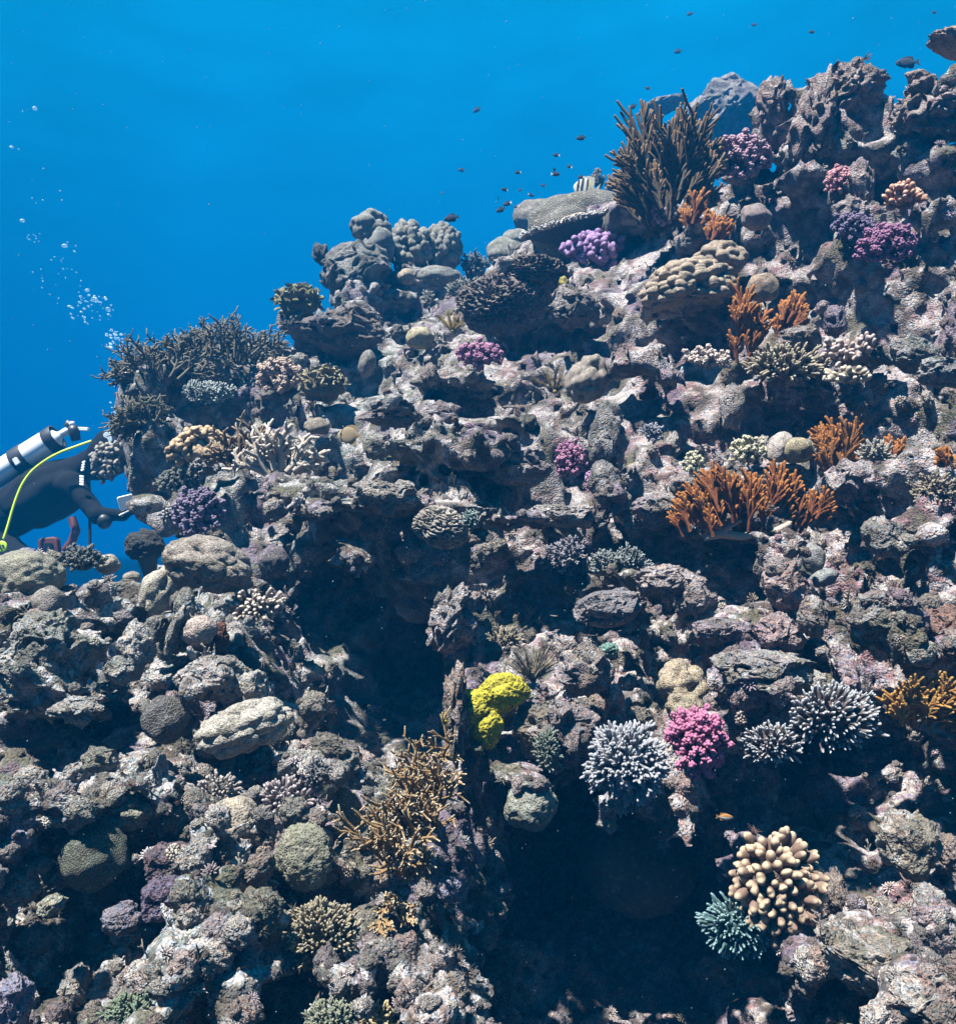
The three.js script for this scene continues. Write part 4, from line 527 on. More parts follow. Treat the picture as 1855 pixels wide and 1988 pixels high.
// every colony has rock under it
for (const [, , px, py, rx, ry, d, , , , o = {}] of boulders) if (d && !o.free) masses.push(ball([px, py + ry * 0.25, d + (rx + ry) / 2 * K * d + 0.05, rx * 0.85, ry * 0.8, (rx + ry) / 2 * K * d, 0.04]));
for (const [, , px, py, rx, ry, d, , , , , o = {}] of [...tufts1, ...tufts2]) if (d && !o.free) masses.push(ball([px, py + ry * 0.35, d + Math.min(rx, ry) * K * d * 0.9 + 0.06, rx * 0.8, ry * 0.75, (rx + ry) / 2 * K * d, 0.04]));
for (const [, px, py, rx, ry, d, , , , , o = {}] of [...bushes1, ...bushes2]) if (d && !o.free) masses.push(ball([px + (o.footX ?? 0), py + ry * (o.foot ?? 0.8) + 24, d + 0.1, Math.max(26, rx * (o.footW ?? 0.45) * 1.1), 34, 0.16, 0.05]));
const hollows = [
  [770, 1330, 2.66, 139, 157, 0.84], [640, 1180, 2.81, 123, 112, 0.56], [560, 1090, 2.81, 67, 67, 0.28], [700, 1430, 2.36, 146, 49, 0.39], [590, 1290, 2.46, 67, 90, 0.28],
  [1180, 1760, 2.21, 224, 202, 0.87], [1350, 1930, 2.06, 269, 146, 0.84], [1060, 1930, 2.06, 134, 101, 0.56], [1230, 1610, 2.16, 101, 56, 0.28], [1010, 1680, 2.01, 101, 101, 0.31],
  [1260, 1050, 2.66, 123, 49, 0.35], [1180, 1240, 2.44, 123, 45, 0.31], [1280, 1280, 2.31, 101, 56, 0.31], [950, 1180, 2.56, 56, 67, 0.22], [1030, 1130, 2.61, 56, 56, 0.22],
  [1300, 650, 3.26, 112, 38, 0.31], [1500, 800, 2.81, 168, 49, 0.36], [1390, 860, 2.78, 67, 45, 0.28], [1130, 900, 2.94, 45, 67, 0.25], [1080, 960, 2.86, 67, 29, 0.20],
  [1620, 540, 3.04, 134, 101, 0.42], [1780, 620, 2.81, 101, 78, 0.36], [1480, 470, 3.31, 90, 56, 0.28], [1560, 420, 3.36, 78, 45, 0.28], [1760, 330, 3.26, 45, 45, 0.22], [1780, 830, 2.61, 101, 56, 0.31],
  [1600, 1000, 2.56, 45, 45, 0.20], [1760, 1120, 2.26, 78, 56, 0.28], [1620, 1280, 2.16, 45, 67, 0.22], [1780, 1500, 2.01, 123, 101, 0.42], [1620, 1540, 2.06, 134, 67, 0.35], [1500, 1560, 2.06, 101, 56, 0.28], [1660, 1650, 1.96, 67, 78, 0.28],
  [1030, 650, 3.71, 134, 29, 0.28], [960, 780, 3.41, 90, 22, 0.20], [780, 850, 3.26, 78, 29, 0.22], [680, 720, 3.81, 67, 45, 0.22], [500, 800, 3.61, 67, 38, 0.22], [620, 890, 3.21, 67, 38, 0.22], [480, 1010, 3.06, 90, 56, 0.35],
  [80, 1440, 2.11, 168, 52, 0.36], [230, 1420, 2.06, 67, 45, 0.20], [180, 1830, 1.56, 168, 78, 0.31], [60, 1800, 1.56, 90, 45, 0.20], [560, 1920, 1.51, 78, 56, 0.22], [520, 1750, 1.66, 45, 67, 0.17], [480, 1480, 2.01, 67, 34, 0.20], [350, 1250, 2.26, 34, 45, 0.17],
  [215, 1055, 3.16, 132, 67, 0.98], [130, 1040, 3.76, 213, 123, 1.26], [60, 1020, 4.86, 291, 224, 1.68], [250, 1080, 4.26, 134, 78, 1.26],
  [1250, 2080, 2.0, 280, 130, 0.6], [1700, 1480, 2.1, 150, 80, 0.45], [1640, 1600, 2.0, 90, 90, 0.4], [1800, 560, 2.85, 90, 80, 0.4], [1830, 820, 2.5, 60, 50, 0.3], [1560, 530, 3.15, 90, 60, 0.35],
].map(ball);
const ballDist = (q, x, y, z) => { const a = (x - q.x) * q.ix, b = (y - q.y) * q.iy, c = (z - q.z) * q.iz, k0 = Math.sqrt(a * a + b * b + c * c), k1 = Math.sqrt(a * a * q.ix * q.ix + b * b * q.iy * q.iy + c * c * q.iz * q.iz); return k1 < 1e-6 ? -q.m : k0 * (k0 - 1) / k1; };
let nearM = masses, nearH = hollows;
function gather(x, y, z, r) {
  nearM = masses.filter((q) => Math.hypot(q.x - x, q.y - y, q.z - z) < q.R + r + 0.3);
  nearH = hollows.filter((q) => Math.hypot(q.x - x, q.y - y, q.z - z) < q.R + r + 0.3);
}
function solidSmooth(x, y, z) {
  let f = ((y + z) * S2 - reliefAt(x, (y - z) * S2)) * 0.72;
  for (const q of nearH) f = -smin(-f, ballDist(q, x, y, z), 0.07);
  for (const q of nearM) f = smin(f, ballDist(q, x, y, z), q.k);
  return f;
}
const ROUGH = 0.2;
function roughness(x, y, z) {
  const wx = noise(x * 2.1 + 5, y * 2.1, z * 2.1) * 0.16, wy = noise(x * 2.1, y * 2.1 + 9, z * 2.1) * 0.16, wz = noise(x * 5, y * 5, z * 5 + 3) * 0.05;
  const X = x + wx + wz, Y = y + wy, Z = z + wz;
  const big = noise(X * 3.1, Y * 3.1, Z * 3.1) * 0.085;
  const zone = sstep(-0.2, 0.2, noise(x * 2.7 + 40, y * 2.7, z * 2.7)), craggy = sstep(-0.15, 0.2, noise(x * 2.2, y * 2.2 + 60, z * 2.2));   // knobbly here, plain there, jagged elsewhere
  const m = Math.abs(noise(X * 6.8 + 3, Y * 6.8, Z * 6.8)), mid = mix(m * 0.13 - 0.03, 0.055 - m * 0.2, craggy);
  const w = worley(X * 12, Y * 12, Z * 12), knob = Math.sqrt(Math.max(0, 1 - w * w * 1.2)) * mix(0.006, 0.05, zone) * (1 - 0.6 * craggy);
  const v = worley(X * 25 + 4, Y * 25, Z * 25), bead = Math.sqrt(Math.max(0, 1 - v * v * 1.3)) * mix(0.006, 0.02, sstep(-0.1, 0.25, noise(x * 6, y * 6 + 8, z * 6)));
  const r2 = Math.abs(noise(X * 18, Y * 18, Z * 18 + 4)), small = mix(r2 * 0.036, 0.022 - r2 * 0.07, craggy) + noise(x * 48, y * 48, z * 48) * 0.008;
  const pit = noise(x * 24 + 7, y * 24, z * 24); // bored holes
  return big + mid + knob + bead + small - (pit > 0.22 ? (pit - 0.22) * 0.2 : 0) - 0.085;
}
const solid = (x, y, z) => { const f = solidSmooth(x, y, z); return Math.abs(f) > ROUGH + 0.03 ? f : f - roughness(x, y, z); };

// meshes the solid inside a box by surface nets; keep(x, y, z) picks the blocks
function netMesh(f, coarse, slack, lo, hi, cell, keep, before) {
  const n = 8, bs = n * cell, verts = [], ids = new Map(), quads = [];
  const NX = Math.ceil((hi[0] - lo[0]) / bs), NY = Math.ceil((hi[1] - lo[1]) / bs), NZ = Math.ceil((hi[2] - lo[2]) / bs), m = n + 2, val = new Float32Array(m * m * m);
  const GY_ = NY * n + 4, GZ_ = NZ * n + 4, half = bs * 0.87;
  for (let bx = 0; bx < NX; bx++) for (let by = 0; by < NY; by++) for (let bz = 0; bz < NZ; bz++) {
    const x0 = lo[0] + bx * bs, y0 = lo[1] + by * bs, z0 = lo[2] + bz * bs, cx = x0 + bs / 2, cy = y0 + bs / 2, cz = z0 + bs / 2;
    if (keep && !keep(cx, cy, cz)) continue;
    before?.(cx, cy, cz, half + cell * 2);
    if (Math.abs(coarse(cx, cy, cz)) > (half + cell) * 1.6 + slack) continue;
    let pos = 0;
    for (let i = 0; i < m; i++) for (let j = 0; j < m; j++) for (let k = 0; k < m; k++) { const v = f(x0 + (i - 1) * cell, y0 + (j - 1) * cell, z0 + (k - 1) * cell); val[(i * m + j) * m + k] = v; if (v > 0) pos++; }
    if (!pos || pos === m * m * m) continue;
    const vert = (i, j, k) => {  // cell (i, j, k) spans corners i..i+1
      const key = ((bx * n + i + 1) * GY_ + by * n + j + 1) * GZ_ + bz * n + k + 1;
      let id = ids.get(key);
      if (id !== undefined) return id;
      let sx = 0, sy = 0, sz = 0, c = 0;
      const g = (a, b, d) => val[((i + a) * m + j + b) * m + k + d];
      const edge = (a, b, d, e, h, l) => { const u = g(a, b, d), w = g(e, h, l); if ((u > 0) !== (w > 0)) { const t = u / (u - w); sx += a + (e - a) * t; sy += b + (h - b) * t; sz += d + (l - d) * t; c++; } };
      for (let a = 0; a < 2; a++) for (let b = 0; b < 2; b++) { edge(0, a, b, 1, a, b); edge(a, 0, b, a, 1, b); edge(a, b, 0, a, b, 1); }
      c = c || 1;
      id = verts.length / 3;
      verts.push(x0 + (i - 1 + sx / c) * cell, y0 + (j - 1 + sy / c) * cell, z0 + (k - 1 + sz / c) * cell);
      ids.set(key, id);
      return id;
    };
    for (let i = 1; i <= n; i++) for (let j = 1; j <= n; j++) for (let k = 1; k <= n; k++) {
      const o = val[(i * m + j) * m + k] > 0;
      if (o !== val[((i + 1) * m + j) * m + k] > 0) { const q = [vert(i, j - 1, k - 1), vert(i, j, k - 1), vert(i, j, k), vert(i, j - 1, k)]; if (o) q.reverse(); quads.push(q[0], q[1], q[2], q[0], q[2], q[3]); }
      if (o !== val[(i * m + j + 1) * m + k] > 0) { const q = [vert(i - 1, j, k - 1), vert(i - 1, j, k), vert(i, j, k), vert(i, j, k - 1)]; if (o) q.reverse(); quads.push(q[0], q[1], q[2], q[0], q[2], q[3]); }
      if (o !== val[(i * m + j) * m + k + 1] > 0) { const q = [vert(i - 1, j - 1, k), vert(i, j - 1, k), vert(i, j, k), vert(i - 1, j, k)]; if (o) q.reverse(); quads.push(q[0], q[1], q[2], q[0], q[2], q[3]); }
    }
  }
  const g = new THREE.BufferGeometry();
  g.setAttribute('position', new THREE.Float32BufferAttribute(verts, 3));
  g.setIndex(quads);
  g.computeVertexNormals();
  return g;
}
// what the rock wears: bare pale limestone, pink crusts, tan and olive turf, dark film
function rockTint(x, y, z) {
  const a = noise(x * 2.3 + 3, y * 2.3, z * 2.3), b = noise(x * 6.5, y * 6.5 + 2, z * 6.5), c = noise(x * 17, y * 17, z * 17 + 6), d = noise(x * 43 + 1, y * 43, z * 43), e = noise(x * 8 + 31, y * 8, z * 8), f = noise(x * 3.4, y * 3.4, z * 3.4 + 50);
  const warm = sstep(-0.9, 1.0, x + 0.5 * a);                             // greyer and greener towards the left, rosier towards the right
  let col = mix3(mix3([0.19, 0.215, 0.19], [0.25, 0.20, 0.205], warm), mix3([0.43, 0.47, 0.45], [0.54, 0.46, 0.465], warm), sstep(-0.15, 0.3, b * 0.6 + c * 0.5));
  col = mix3(col, [0.36, 0.20, 0.215], sstep(0.10, 0.22, e + c * 0.3) * mix(0.3, 0.75, warm));        // pink coralline crust
  col = mix3(col, [0.22, 0.15, 0.11], sstep(0.2, 0.3, f - c * 0.3) * 0.5);                           // brown film
  col = mix3(col, [0.08, 0.068, 0.05], sstep(0.08, 0.2, -c + a * 0.4 + d * 0.3) * 0.8);               // dark turf
  col = mix3(col, [0.15, 0.145, 0.08], sstep(0.18, 0.28, -b + d * 0.3 - e * 0.3) * 0.65);               // olive turf
  col = mix3(col, [0.74, 0.70, 0.69], sstep(0.05, 0.22, d + c * 0.6 + b * 0.4) * 0.8);                 // bare white
  col = mix3(col, [0.20, 0.14, 0.225], sstep(0.30, 0.36, noise(x * 4 + 20, y * 4, z * 4) + c * 0.25) * 0.6); // mauve crust
  const l = (col[0] + col[1] + col[2]) / 3, q = 1.12;
  return [Math.max(0.01, l + (col[0] - l) * q), Math.max(0.01, l + (col[1] - l) * q), Math.max(0.01, l + (col[2] - l) * q)];
}
function tintBy(g, f) { const p = g.attributes.position, c = new Float32Array(p.count * 3); for (let i = 0; i < p.count; i++) c.set(f(p.getX(i), p.getY(i), p.getZ(i)), i * 3); g.setAttribute('color', new THREE.BufferAttribute(c, 3)); return g; }

const inView = (x, y, z) => { const [px, py, d] = toPixel({ x, y, z }); return d > 0.7 && px > -330 && px < 2440 && py > -250 && py < 2330; };
const CLOSE = 1.98, NEAR = 3.15;
const reefGeo = [
  netMesh(solid, solidSmooth, ROUGH, [-2.4, -1.5, -2.2], [2.2, 1.0, -0.75], 0.0092, (x, y, z) => inView(x, y, z) && -z < CLOSE, gather),
  netMesh(solid, solidSmooth, ROUGH, [-2.4, -1.5, -3.4], [2.75, 1.9, -1.8], 0.0132, (x, y, z) => inView(x, y, z) && -z < NEAR && -z >= CLOSE - 0.07, gather),
  netMesh(solid, solidSmooth, ROUGH, [-3.4, -1.8, -9.4], [3.4, 4.4, -2.8], 0.03, (x, y, z) => inView(x, y, z) && -z >= NEAR - 0.19, gather),
];
gather(0, 0, 0, 99);
for (const g of reefGeo) {           // loose crumbs that touch nothing are left out
  const I = g.index.array, n = g.attributes.position.count, up = new Int32Array(n).map((_, i) => i), find = (i) => { while (up[i] !== i) { up[i] = up[up[i]]; i = up[i]; } return i; };
  for (let t = 0; t < I.length; t += 3) { const a = find(I[t]); up[find(I[t + 1])] = a; up[find(I[t + 2])] = a; }
  const size = new Int32Array(n); for (let i = 0; i < n; i++) size[find(i)]++;
  const edge = new Uint8Array(n), Z = g.attributes.position.array; for (let i = 0; i < n; i++) { const z = -Z[i * 3 + 2]; if (Math.abs(z - CLOSE) < 0.12 || Math.abs(z - NEAR) < 0.16) edge[find(i)] = 1; }
  const keep = []; for (let t = 0; t < I.length; t += 3) if (size[find(I[t])] > 2600 || (edge[find(I[t])] && size[find(I[t])] > 120)) keep.push(I[t], I[t + 1], I[t + 2]);
  g.setIndex(keep);
}
const reefTris = reefGeo.map((g) => g.index.count / 3);
console.log('reef triangles', reefTris.join(' '));
const reefMeshes = reefGeo.map((g) => { const m = finish(new THREE.Mesh(boxUV(tintBy(g, rockTint), 3.3), mat('rock'))); m.name = numbered('reef_slope'); m.userData = { kind: 'structure', label: 'rugged limestone reef slope overgrown with crusts and turf', category: 'reef' }; scene.add(m); return m; });

// first touch of the sight line through a photo point with the reef
function hit(px, py, from = 0.9) {
  const o = at(px, py, 1);
  for (let d = from; d < 10; d += 0.013) { if (solid(o.x * d, o.y * d, o.z * d) < 0) return at(px, py, d); }
  return null;
}
function slopeNormal(p) { const e = 0.05, f = solidSmooth; return V(f(p.x + e, p.y, p.z) - f(p.x - e, p.y, p.z), f(p.x, p.y + e, p.z) - f(p.x, p.y - e, p.z), f(p.x, p.y, p.z + e) - f(p.x, p.y, p.z - e)).normalize(); }

// ------------------------------------------------------------------ kinds of coral
const EYE = V(0, 0, 0);
// where a colony sits: on the reef along the sight line, or at a given depth
function seat(px, py, d) {
  d = d && W(d);
  const h = hit(px, py), hd = h ? toPixel(h)[2] : 99, p = d ? at(px, py, Math.max(Math.min(d, hd), d - 0.55)) : h || at(px, py, 3);
  const depth = toPixel(p)[2], n = slopeNormal(p), eye = p.clone().negate().normalize();
  return { p, depth, s: K * depth, grow: n.clone().multiplyScalar(0.7).addScaledVector(UPV, 0.55).addScaledVector(eye, 0.35).normalize(), n, eye };
}
const shade3 = (c, k) => [c[0] * k, c[1] * k, c[2] * k];
const mottle = (c, amt = 0.18, f = 60) => (x, y, z) => { const k = 1 + amt * 1.6 * noise(x * f + 3, y * f, z * f) + amt * noise(x * f * 3, y * f * 3, z * f * 3); return shade3(c, k); };

// massive corals: lobed, smooth, bumpy, brain (winding ridges), comb (round cups), pitted rock
function boulder(name, look, px, py, rx, ry, d, col, label, category, o = {}) {
  const q = seat(px, py, d), seed = o.seed ?? px * 7 + py;
  const ex = rx * q.s, ey = ry * q.s, ez = (o.rz ?? (rx + ry) / 2) * q.s, R = Math.max(ex, ey);
  const sx = seed * 0.37 % 50, crease = o.crease ?? 0.2, f = o.f ?? 2.2;
  const worn = mottle(col, o.mottle ?? 0.14, 1 / R * 3), col2 = o.col2;
  const shape = (x, y, z) => {
    let k = 1 + 0.16 * noise(x * 1.3 + sx, y * 1.3, z * 1.3) + 0.05 * noise(x * 3.2 + sx, y * 3.2, z * 3.2);
    if (look === 'lobed') { const w = worley(x * f + sx, y * f, z * f); k += crease * 1.5 * (Math.sqrt(Math.max(0, 1.02 - w * w * 1.35)) - 0.65) + 0.025 * noise(x * 9, y * 9 + sx, z * 9); }
    else if (look === 'bumpy') { const w = worley(x * f * 2 + sx, y * f * 2, z * f * 2); k += crease * 0.35 * (0.5 - w) + 0.05 * noise(x * 5 + sx, y * 5, z * 5); }
    else if (look === 'brain') { const a = noise(x * f + sx, y * f, z * f) * 0.8, r = Math.abs(noise(x * f * 2.1 + a, y * f * 2.1 + sx, z * f * 2.1 + a)); k += crease * (Math.min(0.24, r) * 3.2 - 0.4); }
    else if (look === 'comb') { const w = worley(x * f * 3 + sx, y * f * 3, z * f * 3), b = worley.f2 - w; k += crease * (0.25 - sstep(0.03, 0.3, b)) + 0.1 * noise(x * 2.5 + sx, y * 2.5, z * 2.5); }
    else if (look === 'rock') { const j = o.crag ?? 0.35, wx = x + 0.3 * noise(x * 1.9 + sx, y * 1.9, z * 1.9 + 7), n1 = Math.abs(noise(wx * 2.2 + sx, y * 2.2, z * 2.2)), n2 = Math.abs(noise(wx * 4.8 + sx, y * 5, z * 4.8)); k += mix(0.34 * n1 + 0.22 * n2 - 0.1, 0.34 - 1.0 * n1 - 0.42 * n2, j) + 0.08 * noise(x * 11 + sx, y * 11, z * 11); const t = noise(x * 6.5 - sx, y * 6.5, z * 6.5); if (t > 0.22) k -= (t - 0.22) * 0.55; }
    if (o.wrinkle) k += o.wrinkle * (0.28 - Math.abs(noise(x * 6 + sx, y * 6, z * 6)) - 0.5 * Math.abs(noise(x * 13, y * 13 + sx, z * 13)));
    const flat = o.flat && y < -o.flat ? -o.flat / Math.min(y, -1e-3) : 1;
    if (look === 'rock') {
      const a = 0.42 * noise(x * 1.25 + sx, y * 1.25, z * 1.25 + 5), b = 0.36 * noise(x * 1.25, y * 1.25 + sx, z * 1.25 + 15), c = 0.3 * noise(x * 1.4, y * 1.4, z * 1.4 + sx + 25), e = 0.16 * noise(x * 3.1 + sx, y * 3.1, z * 3.1), f2 = 0.16 * noise(x * 3.1, y * 3.1 + sx, z * 3.1 + 9);
      return [(x * k + a + e) * ex, (y * k + b + f2) * ey, (z * k + c) * ez];
    }
    return [x * k * ex, y * k * ey * flat, z * k * ez];
  };
  const tint = look === 'rock' ? (x, y, z) => mix3(rockTint(q.p.x + x * ex, q.p.y + y * ey, q.p.z + z * ez), worn(x * R, y * R, z * R), o.own ?? 0.55)
    : (x, y, z) => { let c = worn(x * R, y * R, z * R); const n1 = noise(x * 2.4 + sx + 9, y * 2.4, z * 2.4), n2 = noise(x * 11 + sx, y * 11, z * 11), n3 = noise(x * 24 + sx, y * 24, z * 24); if (!o.clean) { c = mix3(c, [0.17, 0.155, 0.10], sstep(0.24, 0.34, n1 + n2 * 0.35) * 0.65); c = mix3(c, [0.55, 0.52, 0.46], sstep(0.36, 0.46, n2 + n3 * 0.4) * 0.55); c = mix3(c, [0.08, 0.07, 0.06], sstep(0.4, 0.5, n3 - n2 * 0.3) * 0.6); } return c; };
  const g = lump(o.detail ?? clamp(Math.round(rx * (look === 'rock' || look === 'brain' || look === 'comb' ? 0.33 : 0.28)), 8, 36), shape, tint, look === 'rock' ? 3.7 : o.uv ?? 3);
  const m = solo(name, g, mat(look === 'rock' ? 'rock' : look === 'comb' || o.comb ? 'comb' : 'polyp'), label, category, o.group);
  m.position.copy(q.p).addScaledVector(q.eye, -(o.sink ?? (look === 'rock' ? 0.5 : 0.35)) * ez);
  m.rotation.z = o.turn ?? 0; m.rotation.y = o.yaw ?? 0;
  return m;
}

// single branchlets, one unit tall: four shapes of each sort
function branchShapes(sort, base, tip, seed, fine = true) {
  reseed(seed);
  const list = [];
  for (let v = 0; v < 4; v++) {
    const tintAt = (y) => mix3(base, tip, sstep(sort === 'thick' ? 0.74 : 0.7, 0.97, y));
    if (sort === 'finger' || sort === 'fork') {
      const bend = rr(-0.12, 0.12), bz = rr(-0.12, 0.12), pts = [], rad = [];
      for (let i = 0; i <= 4; i++) { const t = i / 4; pts.push(V(bend * t * t, t * 0.95, bz * t * t)); rad.push(mix(1.0, 0.62, t) * (1 + 0.16 * (i % 2 ? 1 : -1)) * 0.13); }
      const gs = [limb(pts, rad, 5, (t) => tintAt(t), 0.5)];
      const nubs = sort === 'fork' ? 3 : v % 2 ? 1 : 0;
      for (let k = 0; k < nubs; k++) { const t = rr(0.35, 0.75), a = rr(0, 6.28), s = V(bend * t * t, t * 0.95, bz * t * t), e = s.clone().add(V(Math.cos(a) * 0.22, 0.26, Math.sin(a) * 0.22)); gs.push(limb([s, s.clone().lerp(e, 0.55).add(V(0, -0.03, 0)), e], [0.1, 0.095, 0.08], 4, (u) => tintAt(t + u * (1.05 - t)))); }
      list.push(merge(gs));
    } else if (sort === 'thick') {
      const lobes = 1 + (v % 3), s0 = rr(0, 90);
      list.push(lump(fine ? 3 : 2, (x, y, z) => { const t = (y + 1) / 2; let k = 1 + 0.12 * noise(x * 2 + s0, y * 2, z * 2); const r = mix(0.2, 0.26, t) * k; const sp = lobes > 1 && t > 0.5 ? 1 + 0.55 * (t - 0.5) * (lobes - 1) * Math.abs(x) : 1; const n = lobes > 1 && t > 0.8 ? -0.14 * Math.exp(-x * x * 14) : 0; return [x * r * sp * (lobes > 1 ? 1.25 : 1), 0.5 + (y * 0.5 + n), z * r]; }, (x, y) => tintAt((y + 1) / 2)));
    } else {                                                            // knob: stalk and a head of warts
      const gs = [limb([V(0, 0, 0), V(0.02, 0.4, 0.01), V(0, 0.75, 0)], [0.12, 0.14, 0.17], 6, () => base)], n = 7 + (v % 3);
      for (let k = 0; k < n; k++) { const y = 1 - 1.3 * (k / n), a = k * 2.4 + v, r = Math.sqrt(Math.max(0, 1 - y * y)), s = rr(0.1, 0.15); const g = ico(fine ? 1 : 0); g.scale(s, s, s); g.translate(Math.cos(a) * r * 0.19, 0.78 + y * 0.17, Math.sin(a) * r * 0.19); const c = mix3(base, tip, rr(0.35, 1)); tintBy(g, () => c); g.setAttribute('uv', new THREE.Float32BufferAttribute(new Float32Array(g.attributes.position.count * 2), 2)); g.computeVertexNormals(); gs.push(g); }
      list.push(merge(gs.map((g) => { const h = g.clone(); return h; })));
    }
  }
  return list;
}
const ALONG = V(0, 1, 0);
// a colony of many branchlets over a dome; each branchlet is a part
function tuft(name, sort, px, py, rx, ry, d, base, tip, label, category, o = {}) {
  const q = seat(px, py, d), seed = o.seed ?? px * 3 + py * 5;
  const ex = rx * q.s, ey = ry * q.s, ez = (o.rz ?? Math.min(rx, ry)) * q.s, R = (ex + ey) / 2;
  const root = thing(name, label, category, o.group);
  root.position.copy(q.p).addScaledVector(q.eye, -(o.sink ?? 0.5) * ez);
  const shapes = branchShapes(sort, base, tip, seed, q.depth < 2.3);
  const m = mat(sort === 'knob' || sort === 'thick' ? 'plain' : 'skin');
  reseed(seed + 1);
  const core = o.core ?? 0.52;
  const baseCol = o.under ?? base;
  part('colony_base', lump(8, (x, y, z) => { const k = core * (1 + 0.2 * noise(x * 2 + seed, y * 2, z * 2) + 0.12 * noise(x * 5 + seed, y * 5, z * 5)); return [x * k * ex, y * k * ey, z * k * ez]; }, mottle(baseCol, 0.3, 6), 6), mat('rock'), root);
  const grow = (o.grow ? V(...o.grow) : q.grow.clone()).normalize(), n = o.n ?? 90, spread = o.spread ?? 1.75;
  const turn = new THREE.Quaternion().setFromUnitVectors(ALONG, grow);
  for (let i = 0; i < n; i++) {
    const t = (i + 0.5) / n, th = Math.acos(1 - t * (1 - Math.cos(spread))) + rr(-0.06, 0.06), ph = i * 2.39996 + rr(-0.2, 0.2);
    const u = V(Math.sin(th) * Math.cos(ph), Math.cos(th), Math.sin(th) * Math.sin(ph)).applyQuaternion(turn);
    const reach = rr(0.84, 1.1) * (1 + (o.ragged ?? 0.3) * noise(u.x * 2 + seed, u.y * 2, u.z * 2) + 0.12 * noise(u.x * 5 + seed, u.y * 5, u.z * 5));
    if (noise(u.x * 1.6 + seed * 0.7, u.y * 1.6, u.z * 1.6) > (o.bald ?? 0.42)) continue;
    const tipP = V(u.x * ex * reach, u.y * ey * reach, u.z * ez * reach);
    const dir = u.clone().addScaledVector(grow, o.lean ?? 0.35).addScaledVector(V(rr(-1, 1), rr(-1, 1), rr(-1, 1)), 0.2).normalize();
    const len = R * rr(0.7, 1.2) * (o.len ?? 0.62), fat = R * (o.fat ?? 0.5) * rr(0.85, 1.15);
    const b = finish(new THREE.Mesh(shapes[i % 4], m)); b.name = 'branch';
    b.position.copy(tipP).addScaledVector(dir, -len);
    b.quaternion.setFromUnitVectors(ALONG, dir).multiply(new THREE.Quaternion().setFromAxisAngle(ALONG, rr(0, 6.28)));
    b.scale.set(fat, len, fat);
    root.add(b);
  }
  return root;
}

// branching corals: each stem with its side branches is a part
function stemGeo(start, dir, len, rad, o, level = 0, out = []) {
  const n = level > 1 ? 2 : level ? 3 : 4, pts = [start.clone()], radii = [rad], d = dir.clone();
  const wander = o.wander ?? 0.16;
  for (let i = 1; i <= n; i++) {
    d.addScaledVector(V(rr(-1, 1), rr(-1, 1), rr(-1, 1) * (o.flatness ?? 0.5)), wander).addScaledVector(o.up, o.lift ?? 0.12).normalize();
    pts.push(pts[i - 1].clone().addScaledVector(d, len / n)); radii.push(rad * mix(1, o.taper ?? 0.72, i / n));
  }
  const tipped = level >= o.levels || rnd() < 0.3;
  out.push(limb(pts, radii, level > 1 ? 4 : 5, (t) => mix3(o.base, o.tip, sstep(o.tipFrom ?? 0.7, 1.0, t) * (tipped ? 1 : 0.35)), 0.18));
  if (level < o.levels) {
    const kids = o.kids[Math.min(level, o.kids.length - 1)];
    for (let k = 0; k < kids; k++) {
      const t = 0.25 + 0.75 * ((k + rr(0.1, 0.9)) / kids), i = Math.min(n - 1, Math.floor(t * n)), s = pts[i].clone().lerp(pts[i + 1], t * n - i);
      const a = (k % 2 ? 1 : -1) * (o.angle ?? 0.6) * rr(0.6, 1.3), axis = o.axis.clone().addScaledVector(V(rr(-1, 1), rr(-1, 1), rr(-1, 1)), o.scatter ?? 0.5).normalize();
      stemGeo(s, dir.clone().applyAxisAngle(axis, a), len * (o.shrink ?? 0.6) * rr(0.75, 1.2), rad * (o.thin ?? 0.85), o, level + 1, out);
    }
  }
  return out;
}
function bush(name, px, py, rx, ry, d, base, tip, label, category, o = {}) {   // px, py: middle of the colony; it stands on its foot below
  const fx = px + (o.footX ?? 0), fy = py + ry * (o.foot ?? 0.8), q = seat(fx, fy, d), seed = o.seed ?? px * 5 + py * 11;
  const root = thing(name, label, category, o.group);
  root.position.copy(q.p);
  const H = (fy - (py - ry)) * q.s, W = rx * q.s;
  reseed(seed);
  const stems = o.stems ?? 9, up = (o.up ? V(...o.up) : V(0, 1, 0.12)).normalize();
  const w = { ...o, base, tip, up, axis: q.eye.clone(), levels: o.levels ?? 2, kids: o.kids ?? [4, 2] };
  for (let i = 0; i < stems; i++) {
    const foot = o.feet && o.feet[i % o.feet.length];
    const u = stems > 1 ? (i / (stems - 1)) * 2 - 1 : 0, fan = (u + rr(-0.15, 0.15)) * (o.fan ?? 0.7);
    const s = V(u * W * (o.footW ?? 0.45), rr(-0.1, o.jumble ?? 0) * H - 0.02, rr(-1, 1) * W * (o.deep ?? 0.3));
    if (foot) { const f = seat(foot[0] + rr(-8, 8), foot[1] + rr(-8, 8), foot[2]).p; s.copy(f.sub(q.p)).addScaledVector(q.eye, -0.02); }
    const dir = up.clone().applyAxisAngle(w.axis, -fan).addScaledVector(q.eye, rr(-0.25, 0.4) * (o.forward ?? 1)).normalize();
    const len = H * (o.len ?? 0.5) * rr(o.jumble ? 0.55 : 0.75, 1.15) * (1 - (o.jumble ? 0.5 : 0.3) * u * u) * (foot ? o.each : 1);
    part('branch', merge(stemGeo(s, dir, len, (o.rad ?? 4.2) * q.s * rr(0.9, 1.1), w)), mat('skin'), root);
  }
  return root;
}
